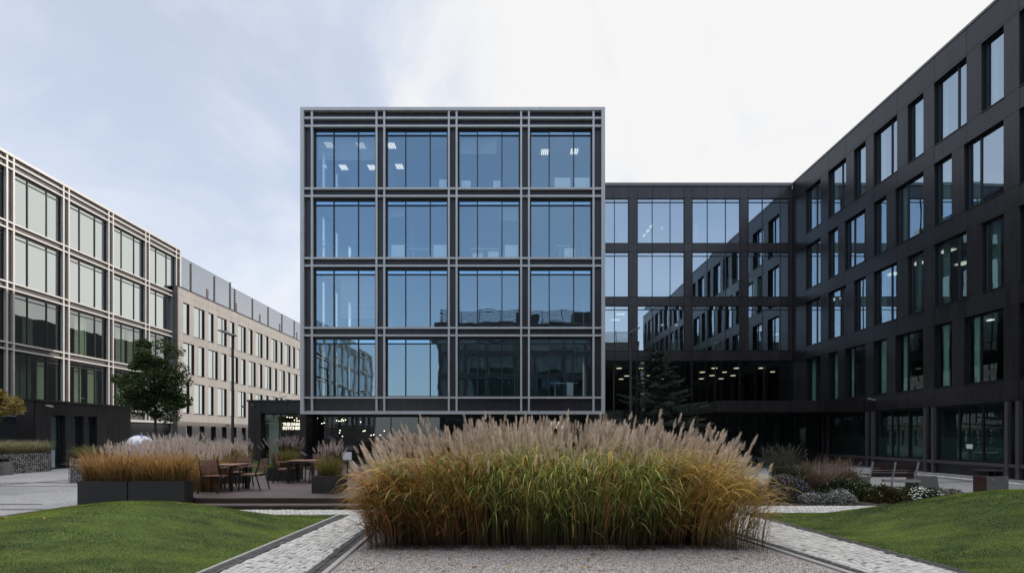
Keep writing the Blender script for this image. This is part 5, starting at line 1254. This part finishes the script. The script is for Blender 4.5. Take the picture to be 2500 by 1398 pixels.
# front half of the sky is hazier than the part behind the viewer
hz = N(nt, 'ShaderNodeMapRange', interpolation_type='SMOOTHSTEP'); hz.inputs[1].default_value = -.2; hz.inputs[2].default_value = .75; hz.inputs[3].default_value = .6; hz.inputs[4].default_value = 1.0; L_(sx.outputs['Y'], hz.inputs[0])
mm_ = N(nt, 'ShaderNodeMath', operation='MULTIPLY'); L_(m2.outputs[0], mm_.inputs[0]); L_(hz.outputs[0], mm_.inputs[1])
mx1 = N(nt, 'ShaderNodeMix', data_type='RGBA'); mx1.inputs[7].default_value = (7.2, 7.6, 8.4, 1); L_(mm_.outputs[0], mx1.inputs[0]); bh = N(nt, 'ShaderNodeMapRange', interpolation_type='SMOOTHSTEP'); bh.inputs[1].default_value = -.6; bh.inputs[2].default_value = .1; bh.inputs[3].default_value = 2.1; bh.inputs[4].default_value = 1.55; L_(sx.outputs['Y'], bh.inputs[0])
tn = N(nt, 'ShaderNodeVectorMath', operation='MULTIPLY'); tn.inputs[1].default_value = (.96, 1.0, 1.06); L_(sky.outputs[0], tn.inputs[0]); bs = N(nt, 'ShaderNodeVectorMath', operation='SCALE'); L_(tn.outputs[0], bs.inputs[0]); L_(bh.outputs[0], bs.inputs['Scale']); L_(bs.outputs[0], mx1.inputs[6])
# pale horizon
m3 = N(nt, 'ShaderNodeMapRange', interpolation_type='SMOOTHSTEP'); m3.inputs[1].default_value = 0.0; m3.inputs[2].default_value = .45; m3.inputs[3].default_value = .85; m3.inputs[4].default_value = 0; L_(sx.outputs['Z'], m3.inputs[0])
m3b = N(nt, 'ShaderNodeMath', operation='MULTIPLY'); L_(m3.outputs[0], m3b.inputs[0]); L_(hz.outputs[0], m3b.inputs[1])
mx2 = N(nt, 'ShaderNodeMix', data_type='RGBA'); mx2.inputs[7].default_value = (7.2, 7.45, 7.9, 1); L_(m3b.outputs[0], mx2.inputs[0]); L_(mx1.outputs[2], mx2.inputs[6])
mx3 = N(nt, 'ShaderNodeMix', data_type='RGBA'); mx3.inputs[7].default_value = (7.75, 7.72, 7.7, 1); L_(m1.outputs[0], mx3.inputs[0]); L_(mx2.outputs[2], mx3.inputs[6])
mz = N(nt, 'ShaderNodeMapRange', interpolation_type='SMOOTHSTEP'); mz.inputs[1].default_value = .66; mz.inputs[2].default_value = .86; mz.inputs[3].default_value = 0; mz.inputs[4].default_value = .9; L_(sx.outputs['Z'], mz.inputs[0])  # unseen bright patch overhead, added to lift the light on the foreground
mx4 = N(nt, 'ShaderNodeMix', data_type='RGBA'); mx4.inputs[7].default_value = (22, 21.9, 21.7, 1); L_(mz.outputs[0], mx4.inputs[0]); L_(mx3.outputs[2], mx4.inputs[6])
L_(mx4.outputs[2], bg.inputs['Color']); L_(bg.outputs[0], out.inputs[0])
sl = bpy.data.lights.new('sun', 'SUN'); sl.energy = 3.2; sl.angle = math.radians(.6); sl.color = (1, .93, .84)
so = bpy.data.objects.new('sun', sl); C.objects.link(so); so.rotation_euler = (-sd).to_track_quat('-Z', 'Y').to_euler()
cam = bpy.data.cameras.new('camera'); co = bpy.data.objects.new('camera', cam); C.objects.link(co); co.location = (0, 0, EYE); co.rotation_euler = (math.pi/2, 0, 0)
cam.sensor_width = 36; cam.lens = 36*F/2500; cam.shift_y = (HZ-699)/2500; cam.clip_end = 2000; cam.clip_start = .05
sc_ = bpy.context.scene; sc_.camera = co
sc_.view_settings.view_transform = 'Standard'; sc_.view_settings.look = 'None'; sc_.view_settings.exposure = 0; sc_.view_settings.gamma = 1
sc_.cycles.max_bounces = 8; sc_.cycles.transparent_max_bounces = 16; sc_.cycles.caustics_reflective = False; sc_.cycles.caustics_refractive = False
try: sc_.cycles.use_denoising = True
except Exception: pass
